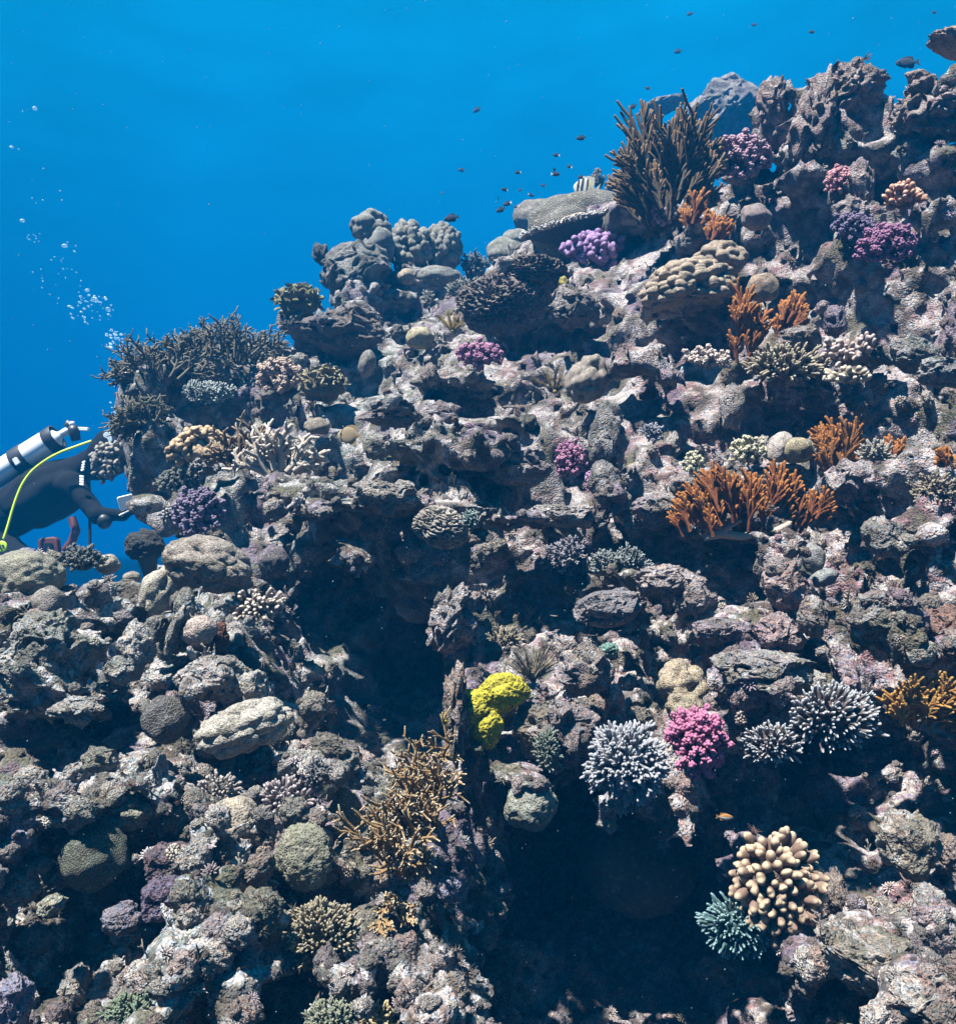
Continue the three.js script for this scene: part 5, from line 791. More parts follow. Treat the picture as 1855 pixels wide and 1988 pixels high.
// ruffled leaves of a lettuce coral
function frond(name, px, py, rx, ry, d, col, edge, label, category, o = {}) {
  const q = seat(px, py, d), root = thing(name, label, category), R = rx * q.s;
  root.position.copy(q.p).addScaledVector(q.eye, -0.2 * R);
  reseed(px + py * 3);
  const n = o.n ?? 14;
  for (let k = 0; k < n; k++) {
    const t = (k + 0.5) / n, ph = k * 2.4, th = Math.acos(1 - t * (o.cap ?? 1.15)), a = rr(0.36, 0.5) * R, b = a * rr(0.5, 0.8), sd = rr(0, 50), nu = 22, nv = 6;
    const pos = [], cl = [], uv = [], idx = [];
    for (let side = 0; side < 2; side++) for (let i = 0; i <= nu; i++) for (let j = 0; j <= nv; j++) {
      const u = (i / nu) * 2 - 1, v = j / nv, ruf = v * v * Math.sin(u * 9 + sd + 2 * noise(u * 3 + sd, v * 2, 1)) * 0.3 * b, th2 = side * 0.0035;
      pos.push(u * a * (0.45 + 0.65 * v), v * b * (1 + 0.2 * noise(u * 3, sd, 2)), ruf + v * v * b * 0.35 * (1 - u * u) - th2);
      cl.push(...mix3(shade3(col, 1 + 0.25 * noise(u * 6 + sd, v * 5, 3)), edge, sstep(0.8, 1, v))); uv.push(u * a * 5, v * b * 5);
    }
    const row = nv + 1, half = (nu + 1) * row;
    for (let i = 0; i < nu; i++) for (let j = 0; j < nv; j++) { const A = i * row + j, B = A + row; idx.push(A, B, A + 1, B, B + 1, A + 1); const C = A + half, D = B + half; idx.push(C, C + 1, D, D, C + 1, D + 1); }
    for (let i = 0; i < nu; i++) { const A = i * row + nv, B = A + row; idx.push(A, B, A + half, B, B + half, A + half); }
    const g = new THREE.BufferGeometry(); g.setAttribute('position', new THREE.Float32BufferAttribute(pos, 3)); g.setAttribute('color', new THREE.Float32BufferAttribute(cl, 3)); g.setAttribute('uv', new THREE.Float32BufferAttribute(uv, 2)); g.setIndex(idx); g.computeVertexNormals();
    const m = part('frond', g, mat('polyp'), root);
    const u = V(Math.sin(th) * Math.cos(ph), Math.cos(th) * (ry / rx), Math.sin(th) * Math.sin(ph));
    m.position.copy(u).multiplyScalar(R * 0.62); m.quaternion.setFromUnitVectors(ALONG, u.clone().addScaledVector(UPV, 0.4).normalize()); m.rotateY(rr(0, 6.28));
  }
  part('colony_base', lump(9, (x, y, z) => { const k = 0.72 * (1 + 0.25 * noise(x * 2, y * 2 + px, z * 2)); return [x * k * R, y * k * R * ry / rx, z * k * R * 0.8]; }, mottle(col, 0.3, 7), 6), mat('rock'), root);
  return root;
}
// feather star: curled arms fringed with pinnules
function feather(name, px, py, r, d, c1, c2, label, o = {}) {
  const q = seat(px, py + r * 0.8, d), root = thing(name, label, 'feather star'), R = r * q.s;
  root.position.copy(q.p); reseed(px * 13 + py);
  for (let k = 0; k < (o.arms ?? 16); k++) {
    const u = (k / ((o.arms ?? 16) - 1)) * 2 - 1, a = u * (o.fan ?? 0.9) + rr(-0.1, 0.1), dir = V(Math.sin(a), Math.cos(a), rr(-0.2, 0.5)).normalize(), pts = [], L = R * rr(1.5, 1.95), gs = [];
    const curl = V(rr(-0.5, 0.5) + u * 0.4, 0, rr(-0.3, 0.5));
    for (let i = 0; i <= 6; i++) { const t = i / 6; pts.push(dir.clone().multiplyScalar(L * t).addScaledVector(curl, L * 0.25 * t * t)); }
    gs.push(limb(pts, pts.map((_, i) => R * mix(0.05, 0.028, i / 6)), 5, (t) => (Math.sin(t * 22 + k) > 0 ? c1 : c2)));
    for (let i = 1; i < 22; i++) { const t = i / 22, x = t * 6, b = Math.min(5, x | 0), s = pts[b].clone().lerp(pts[b + 1], x - b), side = V(dir.y, -dir.x, 0.1); for (const sg of [-1, 1]) { const e = s.clone().addScaledVector(side, sg * R * 0.13).addScaledVector(dir, R * 0.09); gs.push(limb([s, e], [R * 0.014, R * 0.01], 3, () => (i % 4 < 2 ? c1 : c2))); } }
    part('arm', merge(gs), mat('plain'), root);
  }
  part('cup', lump(3, (x, y, z) => R * 0.16 * (1 + 0.1 * x), () => c1), mat('plain'), root);
  return root;
}

// ------------------------------------------------------------------ all colonies
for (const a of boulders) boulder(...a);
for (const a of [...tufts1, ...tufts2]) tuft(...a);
for (const a of [...bushes1, ...bushes2]) bush(...a);
frond('ruffled_coral', 580, 590, 50, 36, 4.05, [0.27, 0.25, 0.11], [0.46, 0.43, 0.22], 'yellow green ruffled coral crowning the left crest', 'ruffled coral', { n: 26 });
frond('ruffled_coral', 626, 752, 52, 40, 3.55, [0.34, 0.29, 0.17], [0.52, 0.46, 0.28], 'yellowish ruffled coral right of the beige cauliflower coral', 'ruffled coral', { n: 24 });
frond('ruffled_coral', 398, 912, 34, 17, 3.2, [0.26, 0.25, 0.24], [0.46, 0.45, 0.43], 'grey frilled coral under the golden tan fingers', 'ruffled coral', { n: 12 });
bush('whip_coral', 562, 650, 40, 42, 4.0, [0.05, 0.05, 0.045], [0.09, 0.09, 0.08], 'dark fringe of hanging twigs under the ruffled crown', 'coral', { ...STAG, stems: 12, rad: 3.4, up: [-0.2, -1, 0.3], fan: 0.9, foot: -0.8, len: 0.0001 + 0.9, lift: 0.1, levels: 1 });
feather('feather_star', 878, 625, 22, 3.75, [0.40, 0.27, 0.015], [0.30, 0.19, 0.01], 'golden yellow feather star left of the honeycomb mass');
feather('feather_star', 1076, 738, 28, 3.2, [0.30, 0.21, 0.07], [0.035, 0.028, 0.02], 'dark gold feather star left of the stacked pillow coral', { fan: 1.1, arms: 18 });
feather('feather_star', 1034, 1290, 38, 2.2, [0.07, 0.055, 0.035], [0.46, 0.40, 0.27], 'dark feather star with striped arms above the yellow sponge', { arms: 20, fan: 1.0 });

function tableCoral(px, py, rx, d, tilt, lean, label, cols, o = {}) {
  const q = seat(px, py, d), R = rx * q.s, root = thing('table_coral', label, 'table coral'), sq = o.deep ?? 0.8;
  root.position.copy(q.p); root.rotation.set(tilt, 0, lean);
  reseed(px + py);
  const rim = (a) => 1 + 0.10 * noise(Math.cos(a) * 2 + px, Math.sin(a) * 2, 3) + 0.05 * noise(Math.cos(a) * 6, Math.sin(a) * 6, 8);
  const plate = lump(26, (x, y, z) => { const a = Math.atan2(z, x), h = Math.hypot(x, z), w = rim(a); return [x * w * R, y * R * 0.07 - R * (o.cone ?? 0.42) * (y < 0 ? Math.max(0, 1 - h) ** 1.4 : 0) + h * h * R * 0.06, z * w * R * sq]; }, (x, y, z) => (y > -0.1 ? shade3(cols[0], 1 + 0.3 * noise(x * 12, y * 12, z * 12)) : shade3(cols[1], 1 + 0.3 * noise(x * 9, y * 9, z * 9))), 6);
  part('plate', plate, mat('rock'), root);
  const shapes = branchShapes('finger', cols[0], cols[2], px), m = mat('skin');
  for (let i = 0; i < (o.n ?? 240); i++) {
    const edge = i < (o.n ?? 240) * 0.62, a = i * 2.39996, h = edge ? rr(0.9, 1.02) : Math.sqrt(rr(0, 0.8)), w = rim(a), b = finish(new THREE.Mesh(shapes[i % 4], m)); b.name = 'branch';
    const dir = edge ? V(Math.cos(a) * 0.8, rr(0.1, 0.9), Math.sin(a) * 0.8).normalize() : V(rr(-0.3, 0.3), 1, rr(-0.3, 0.3)).normalize();
    b.position.set(Math.cos(a) * h * w * R, h * h * R * 0.06 + R * 0.02, Math.sin(a) * h * w * R * sq);
    b.quaternion.setFromUnitVectors(ALONG, dir); const L = R * rr(0.11, 0.18); b.scale.set(L * 1.6, L, L * 1.6);
    root.add(b);
  }
  return root;
}
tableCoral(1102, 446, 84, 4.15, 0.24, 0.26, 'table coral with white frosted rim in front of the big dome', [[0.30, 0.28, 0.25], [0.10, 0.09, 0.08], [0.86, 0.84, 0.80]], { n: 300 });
{
  const p = at(281, 1062, 3.6), s = K * 3.6, m = thing('mushroom_coral', 'dark mushroom-shaped coral standing in the blue gap', 'coral');
  m.position.copy(p);
  part('cap', lump(16, (x, y, z) => { const k = 1 + 0.25 * noise(x * 1.6 + 4, y * 1.6, z * 1.6) + 0.14 * noise(x * 4, y * 4, z * 4); return [x * k * 37 * s, y * k * 32 * s * (y < 0 ? 0.9 : 1), z * k * 0.06]; }, mottle([0.05, 0.052, 0.05], 0.3, 4), 5), mat('rock'), m);
  part('stalk', limb([V(0.01, -0.03, 0), V(0.02, -0.11, -0.01), V(0.02, -0.2, -0.04), V(0.03, -0.36, -0.05)], [0.045, 0.026, 0.03, 0.05], 9, () => [0.05, 0.05, 0.045], 0.3), mat('plain'), m);
}
{
  const pts = [[1366, 1046, 2.52], [1400, 1036, 2.5], [1440, 1042, 2.5], [1480, 1034, 2.5], [1512, 1030, 2.5], [1532, 1016, 2.52]].map(([x, y, d]) => { const p = seat(x, y, d); return p.p.addScaledVector(p.eye, 0.012); });
  const tint = (t, k) => shade3([0.55, 0.43, 0.35], 1 + 0.3 * noise(t * 19, k, 2));
  const b = thing('dead_branch', 'crooked pale dead branch lying below the wide orange fire coral', 'branch');
  part('stem', limb(pts, [0.006, 0.011, 0.012, 0.011, 0.013, 0.008], 7, tint, 0.5), mat('skin'), b);
  for (const i of [1, 3, 4]) part('twig', limb([pts[i], pts[i].clone().add(V(0.02, 0.02 * (i % 2 ? 1 : -0.6), 0.01)), pts[i].clone().add(V(0.05, 0.035 * (i % 2 ? 1 : -0.6), 0.02))], [0.008, 0.007, 0.004], 6, tint, 0.4), mat('skin'), b);
}
{ // the bright yellow sponge: three wrinkled lobes grown together
  const q = seat(940, 1372, 2.08), sp = thing('yellow_sponge', 'bright yellow folded sponge beside the black cave', 'sponge');
  sp.position.copy(q.p).addScaledVector(q.eye, 0.04); sp.scale.setScalar(1.34);
  const yel = mottle([0.50, 0.44, 0.012], 0.22, 40);
  for (const [dx, dy, dz, rx, ry, turn, sd] of [[-24, -4, 6, 36, 26, 0.35, 1], [26, 18, 0, 36, 27, 0.3, 5], [4, -28, 4, 24, 30, -0.2, 9], [-36, -22, 0, 18, 24, 0.1, 14]]) {
    const g = lump(24, (x, y, z) => { const k = 1 + 0.2 * noise(x * 1.5 + sd, y * 1.5, z * 1.5) + 0.16 * (0.25 - Math.abs(noise(x * 3.2 + sd, y * 3.2, z * 3.2))) + 0.12 * (0.2 - Math.abs(noise(x * 8 + sd, y * 8, z * 8))); return [x * k * rx * q.s, y * k * ry * q.s, z * k * 22 * q.s]; }, (x, y, z) => yel(x * 0.05, y * 0.05, z * 0.05), 3);
    const m = part('lobe', g, mat('polyp'), sp); m.position.set(dx * q.s, dy * q.s, dz * q.s - 0.01); m.rotation.z = turn;
  }
}

// ------------------------------------------------------------------ small growth all over the slope (past counting)
{
  reseed(4242);
  const lumps = [0, 1, 2, 3].map((k) => { const g = lump(5, (x, y, z) => 1 + 0.5 * Math.abs(noise(x * 1.7 + k * 9, y * 1.7, z * 1.7)) + 0.35 * Math.abs(noise(x * 3.7 + k * 5, y * 3.7, z * 3.7)) - 0.2 + 0.12 * noise(x * 8, y * 8 + k, z * 8), (x, y, z) => shade3([1, 1, 1], 0.9 + 0.5 * noise(x * 4 + k, y * 4, z * 4)), 0); return boxUV(g, 0.12); });
  const tufts = [0, 1].map((k) => { const gs = []; for (let i = 0; i < 26; i++) { const t = (i + 0.5) / 26, th = Math.acos(1 - t * 0.75), ph = i * 2.4 + k, d = V(Math.sin(th) * Math.cos(ph), Math.cos(th), Math.sin(th) * Math.sin(ph)), L = rr(0.8, 1.2); gs.push(limb([V(0, 0, 0), d.clone().multiplyScalar(L * 0.5).add(V(0, 0.1, 0)), d.clone().multiplyScalar(L)], [0.13, 0.12, 0.09], 4, (u) => shade3([1, 1, 1], 0.75 + 0.25 * sstep(0.6, 1, u)))); } return merge(gs); });
  const twigs = [0, 1].map((k) => { reseed(77 + k); return merge(stemGeo(V(0, -0.2, 0), V(0, 1, 0), 1.3, 0.1, { up: V(0, 1, 0), axis: V(0, 0, 1), base: [0.8, 0.8, 0.8], tip: [1.0, 0.97, 0.9], levels: 1, kids: [5], angle: 0.9, shrink: 0.5, scatter: 1.2, wander: 0.25, flatness: 1 })); });
  const weed = (() => { const gs = []; for (let i = 0; i < 16; i++) { const a = i * 2.4, d = V(Math.cos(a) * rr(0.3, 0.9), rr(0.6, 1.2), Math.sin(a) * rr(0.3, 0.9)); gs.push(limb([V(0, 0, 0), d.clone().multiplyScalar(0.6), d.clone().add(V(rr(-0.3, 0.3), 0, rr(-0.3, 0.3)))], [0.05, 0.05, 0.025], 3, () => shade3([1, 1, 1], rr(0.7, 1.1)))); } return merge(gs); })();
  const spots = reefMeshes.map((m) => ({ p: m.geometry.attributes.position, n: m.geometry.attributes.normal }));
  const pick = (k) => {
    for (let t = 0; t < 60; t++) {
      const q = spots[k], i = Math.floor(rnd() * q.p.count), p = V(q.p.getX(i), q.p.getY(i), q.p.getZ(i)), n = V(q.n.getX(i), q.n.getY(i), q.n.getZ(i));
      const [px, py] = toPixel(p);
      if (px < -120 || px > 1980 || py < 0 || py > 2120 || n.dot(p) > 0.1 * p.length()) continue;
      return { p, n };
    }
    return null;
  };
  const strew = (name, label, geos, material, counts, size, colors, upness, sink) => {
    geos.forEach((geo, gi) => {
      const list = [];
      counts.forEach((c, k) => { for (let i = 0; i < c / geos.length; i++) { const s = pick(k); if (s) list.push([s, k]); } });
      const im = new THREE.InstancedMesh(geo, material, list.length), M = new THREE.Matrix4(), Q = new THREE.Quaternion(), C = new THREE.Color();
      list.forEach(([{ p, n }, k], i) => {
        const r = size[0] * (size[1] / size[0]) ** (rnd() ** 1.6) * (k === 2 ? 1.35 : k === 0 ? 0.85 : 1), dir = n.clone().addScaledVector(UPV, upness).addScaledVector(V(rr(-1, 1), rr(-1, 1), rr(-1, 1)), 0.35).normalize();
        Q.setFromUnitVectors(ALONG, dir).multiply(new THREE.Quaternion().setFromAxisAngle(ALONG, rr(0, 6.28)));
        M.compose(p.clone().addScaledVector(n, -r * sink), Q, V(r * rr(0.75, 1.25), r * rr(0.6, 1.2), r * rr(0.75, 1.25)));
        im.setMatrixAt(i, M);
        const patch = noise(p.x * 3 + gi, p.y * 3, p.z * 3) + rr(-0.25, 0.25), c0 = colors[Math.floor(clamp(patch * 0.9 + 0.5, 0, 0.999) * colors.length)], own = rockTint(p.x, p.y, p.z);
        const c = mix3(c0, own, 0.35), b = rr(0.8, 1.25);
        im.setColorAt(i, C.setRGB(c[0] * b, c[1] * b, c[2] * b));
      });
      im.name = numbered(name); im.userData = { kind: 'stuff', label, category: 'growth' }; finish(im); scene.add(im);
    });
  };
  const stone = [[0.20, 0.18, 0.14], [0.36, 0.33, 0.28], [0.52, 0.48, 0.42], [0.44, 0.33, 0.29], [0.33, 0.29, 0.24], [0.60, 0.56, 0.50], [0.30, 0.23, 0.25]];
  strew('encrusting_nodules', 'countless small crusted nodules over the reef slope', lumps, mat('rock'), [2400, 3200, 1800], [0.007, 0.036], stone, 0.25, 0.3);
  strew('young_coral_tufts', 'countless tiny finger coral tufts over the reef slope', tufts, mat('plain'), [360, 760, 620], [0.008, 0.022], [[0.30, 0.25, 0.19], [0.42, 0.37, 0.29], [0.36, 0.28, 0.33], [0.28, 0.31, 0.29], [0.46, 0.36, 0.33], [0.50, 0.46, 0.44]], 0.6, 0.1);
  const heads = [0, 1].map((k) => { const gs = []; reseed(900 + k); for (let i = 0; i < 34; i++) { const t = (i + 0.5) / 34, th = Math.acos(1 - t), ph = i * 2.4, r = rr(0.1, 0.2), g = ico(1); g.scale(r, r, r); g.translate(Math.sin(th) * Math.cos(ph) * 0.8, Math.cos(th) * rr(0.5, 0.75), Math.sin(th) * Math.sin(ph) * 0.8); const c = rr(0.75, 1.15); tintBy(g, () => [c, c, c]); g.computeVertexNormals(); gs.push(g); } return merge(gs); });
  strew('young_coral_heads', 'countless tiny knobbed coral heads over the reef slope', heads, mat('plain'), [200, 420, 420], [0.010, 0.024], [[0.36, 0.29, 0.22], [0.40, 0.26, 0.32], [0.46, 0.40, 0.34], [0.30, 0.27, 0.34], [0.36, 0.34, 0.26]], 0.5, 0.1);
  strew('dead_twigs', 'countless broken coral twigs over the reef slope', twigs, mat('plain'), [200, 380, 260], [0.014, 0.034], [[0.26, 0.22, 0.17], [0.34, 0.30, 0.24], [0.20, 0.16, 0.12]], 0.5, 0.05);
  strew('turf_algae', 'short brown and green algae turf on the reef slope', [weed], mat('plain'), [700, 900, 500], [0.008, 0.022], [[0.10, 0.085, 0.03], [0.07, 0.08, 0.03], [0.14, 0.10, 0.05], [0.16, 0.055, 0.05]], 0.4, 0.0);
}

// ------------------------------------------------------------------ fish
function fishGeo(o) {
  const body = lump(o.detail ?? 7, (x, y, z) => { const t = (x + 1) / 2, taper = x > 0 ? 1 - 0.35 * x * x : 1 - 0.72 * x * x * (x < -0.5 ? 1 : 0.7); return [x * 0.5, y * o.high * 0.5 * taper, z * o.wide * 0.5 * taper]; }, (x, y) => o.tint(x * 0.5, y * 0.5));
  const blade = (pts, col) => { const s = new THREE.Shape(pts.map(([x, y]) => new THREE.Vector2(x, y))), g = new THREE.ExtrudeGeometry(s, { depth: 0.012, bevelEnabled: false }); g.translate(0, 0, -0.006); g.deleteAttribute('uv'); return tintBy(g, (x, y) => col(x, y)); };
  const h = o.high * 0.5;
  return {
    body,
    tail_fin: blade([[-0.42, 0.05], [-0.5, 0.07], [-0.68, h * 0.75], [-0.62, 0], [-0.68, -h * 0.75], [-0.5, -0.07], [-0.42, -0.05]], o.fin),
    dorsal_fin: blade([[0.22, h * 0.72], [0.1, h * 1.12], [-0.15, h * 1.28], [-0.38, h * 1.2], [-0.42, h * 0.4], [-0.1, h * 0.7]], o.fin),
    anal_fin: blade([[-0.02, -h * 0.8], [-0.15, -h * 1.22], [-0.36, -h * 1.15], [-0.42, -h * 0.4], [-0.2, -h * 0.6]], o.fin),
    pelvic_fin: blade([[0.18, -h * 0.75], [0.06, -h * 1.25], [0.02, -h * 0.8]], o.fin),
  };
}
const eyeWhite = tintBy(ico(2), () => [0.12, 0.10, 0.07]), pupil = tintBy(ico(2), () => [0.01, 0.01, 0.01]);
for (const g of [eyeWhite, pupil]) g.computeVertexNormals();
function fish(name, geo, px, py, depth, lenPx, yaw, roll, label, category, group, high = 0.5) {
  const d = depth < 6 ? W(depth) : depth, f = thing(name, label, category, group), m = mat('plain', { roughness: 0.95 });
  for (const k in geo) part(k, geo[k], m, f);
  for (const s of [-1, 1]) { const e = part('eye', eyeWhite, m, f); e.scale.setScalar(0.034); e.position.set(0.34, high * 0.1, s * 0.062); const q = part('pupil', pupil, m, e); q.scale.setScalar(0.62); q.position.z = s * 0.55; }
  f.position.copy(at(px, py, d)); f.scale.setScalar(lenPx * K * d / 1.15); f.rotation.set(0, yaw, roll);
  return f;
}
const inky = [0.012, 0.016, 0.03];
const damsel = fishGeo({ high: 0.52, wide: 0.2, tint: () => inky, fin: () => inky });
const damselWhite = fishGeo({ high: 0.52, wide: 0.2, tint: (x) => (x < -0.40 ? [0.7, 0.72, 0.72] : inky), fin: (x, y) => (x < -0.42 ? [0.7, 0.72, 0.72] : inky) });
const school = 'damselfish above the crest';
for (const [px, py, d, l, yaw, roll, white, label] of [
  [874, 424, 4.3, 30, 3.25, -0.25, 0, 'largest dark damselfish left of the school, above the twin columns'],
  [970, 408, 4.6, 20, 3.3, -0.5, 0, 'dark damselfish diving behind another at the lower end of the school'],
  [983, 396, 4.5, 18, 3.0, -0.3, 1, 'damselfish with a white tail at the lower end of the school'],
  [978, 368, 4.7, 14, 3.5, 0, 1, 'damselfish with a white tail above the lower pair'],
  [1009, 369, 4.8, 11, 2.2, 0.2, 0, 'small dark damselfish in the middle of the school'],
  [1031, 379, 5.2, 13, 0.3, -0.3, 1, 'pale-tailed damselfish nearest to the big dome'],
  [967, 385, 4.9, 11, 1.4, 0, 0, 'narrow dark damselfish seen end on'],
  [1000, 402, 4.9, 10, 2.4, 0.1, 0, 'tiny dark damselfish right of the lower pair'],
  [1004, 335, 4.6, 13, 3.3, -0.2, 1, 'dark damselfish alone left of the upper school'],
  [1078, 301, 4.6, 14, 3.1, 0.1, 1, 'damselfish with a white tail spot, uppermost over the big dome'],
  [1104, 323, 4.6, 13, 2.6, 0.5, 1, 'damselfish tilting down over the big dome'],
  [1079, 338, 4.5, 18, 0.1, 0.0, 1, 'damselfish with a white face above the big dome'],
  [1076, 329, 4.8, 12, 1.0, 0.3, 0, 'dark damselfish half hidden behind the white-faced one'],
  [1126, 268, 4.5, 20, 3.2, -0.2, 0, 'dark damselfish below the far hazy plate'],
  [1126, 344, 4.4, 14, 3.0, 0, 1, 'damselfish just above the striped fish'],
  [1220, 255, 4.2, 13, 2.8, -0.6, 1, 'damselfish with a white spot left of the bushy fire coral'],
  [1226, 208, 5.4, 19, 3.2, -0.6, 0, 'hazy damselfish above the bushy fire coral'],
  [1256, 171, 5.2, 12, 2.9, 0.4, 0, 'dark damselfish left of the bushy fire coral top'],
  [1053, 360, 13, 12, 2.8, 0.4, 0, 'faint small fish right of the school'],
  [894, 330, 14, 15, 3.2, 0, 0, 'faint fish far left of the school'],
  [858, 375, 14, 13, 1.9, 0.2, 0, 'faint fish above the largest damselfish'],
  [924, 214, 15, 19, 3.4, -0.7, 0, 'faintest fish high over the twin columns'],
  [1574, 62, 6.5, 13, 3.1, 0, 0, 'small dark fish in the open blue at upper right'],
  [1338, 27, 13, 14, 3.0, -0.3, 0, 'faint fish near the top edge'],
  [1462, 48, 13, 12, 2.9, 0.2, 0, 'faint fish between two others near the top edge'],
  [1314, 100, 14, 18, 3.3, -0.4, 0, 'faint fish in the blue above the bushy fire coral'],
  [1566, 160, 5.4, 12, 3.1, 0, 0, 'small dark fish just over the pink crest'],
  [1812, 24, 7, 10, 3.1, 0.2, 0, 'tiny dark fish near the top right corner'],
]) fish('damselfish', white ? damselWhite : damsel, px, py, d, l, yaw, roll, label, 'fish', school);
fish('surgeonfish', fishGeo({ high: 0.46, wide: 0.16, tint: () => [0.02, 0.028, 0.045], fin: () => [0.015, 0.02, 0.035] }), 1757, 122, 4.6, 50, 3.25, -0.12, 'large dark fish above the upper right crag', 'fish');
fish('butterflyfish', fishGeo({ detail: 24, high: 0.78, wide: 0.17, tint: (x, y) => (Math.abs(x - 0.34 + y * y * 0.5) < 0.025 ? [0.03, 0.03, 0.02] : x > 0.4 ? [0.5, 0.4, 0.2] : Math.abs(x + 0.44) < 0.03 ? [0.55, 0.22, 0.03] : Math.sin(y * 95) > 0.45 ? [0.22, 0.16, 0.10] : [0.42, 0.33, 0.19]), fin: (x, y) => (x < -0.56 ? [0.36, 0.33, 0.2] : [0.33, 0.25, 0.12]) }), 676, 845, 2.98, 48, 3.1, 0.05, 'oval beige butterflyfish with fine stripes right of the white staghorn', 'fish', undefined, 0.78);
fish('striped_fish', fishGeo({ detail: 20, high: 0.95, wide: 0.16, tint: (x) => (Math.abs(x - 0.3) < 0.05 || Math.abs(x - 0.12) < 0.06 || Math.abs(x + 0.1) < 0.05 ? [0.02, 0.02, 0.02] : x < -0.1 ? [0.66, 0.62, 0.36] : [0.7, 0.7, 0.62]), fin: () => [0.6, 0.6, 0.45] }), 1134, 366, 4.75, 50, 3.2, 0.15, 'pale fish with black bars rising behind the big dome', 'fish', undefined, 0.95);
fish('wrasse', fishGeo({ high: 0.6, wide: 0.2, tint: () => [0.2, 0.26, 0.24], fin: () => [0.2, 0.26, 0.22] }), 744, 780, 3.3, 22, 3.9, 0.5, 'small grey green fish over the flat brown plate', 'fish');
fish('wrasse', fishGeo({ high: 0.4, wide: 0.2, tint: (x, y) => (y > 0 ? [0.42, 0.2, 0.05] : [0.7, 0.66, 0.6]), fin: () => [0.4, 0.2, 0.06] }), 1408, 1586, 1.72, 34, 0.1, -0.08, 'orange-backed white fish peeking out of the dark at lower right', 'fish');

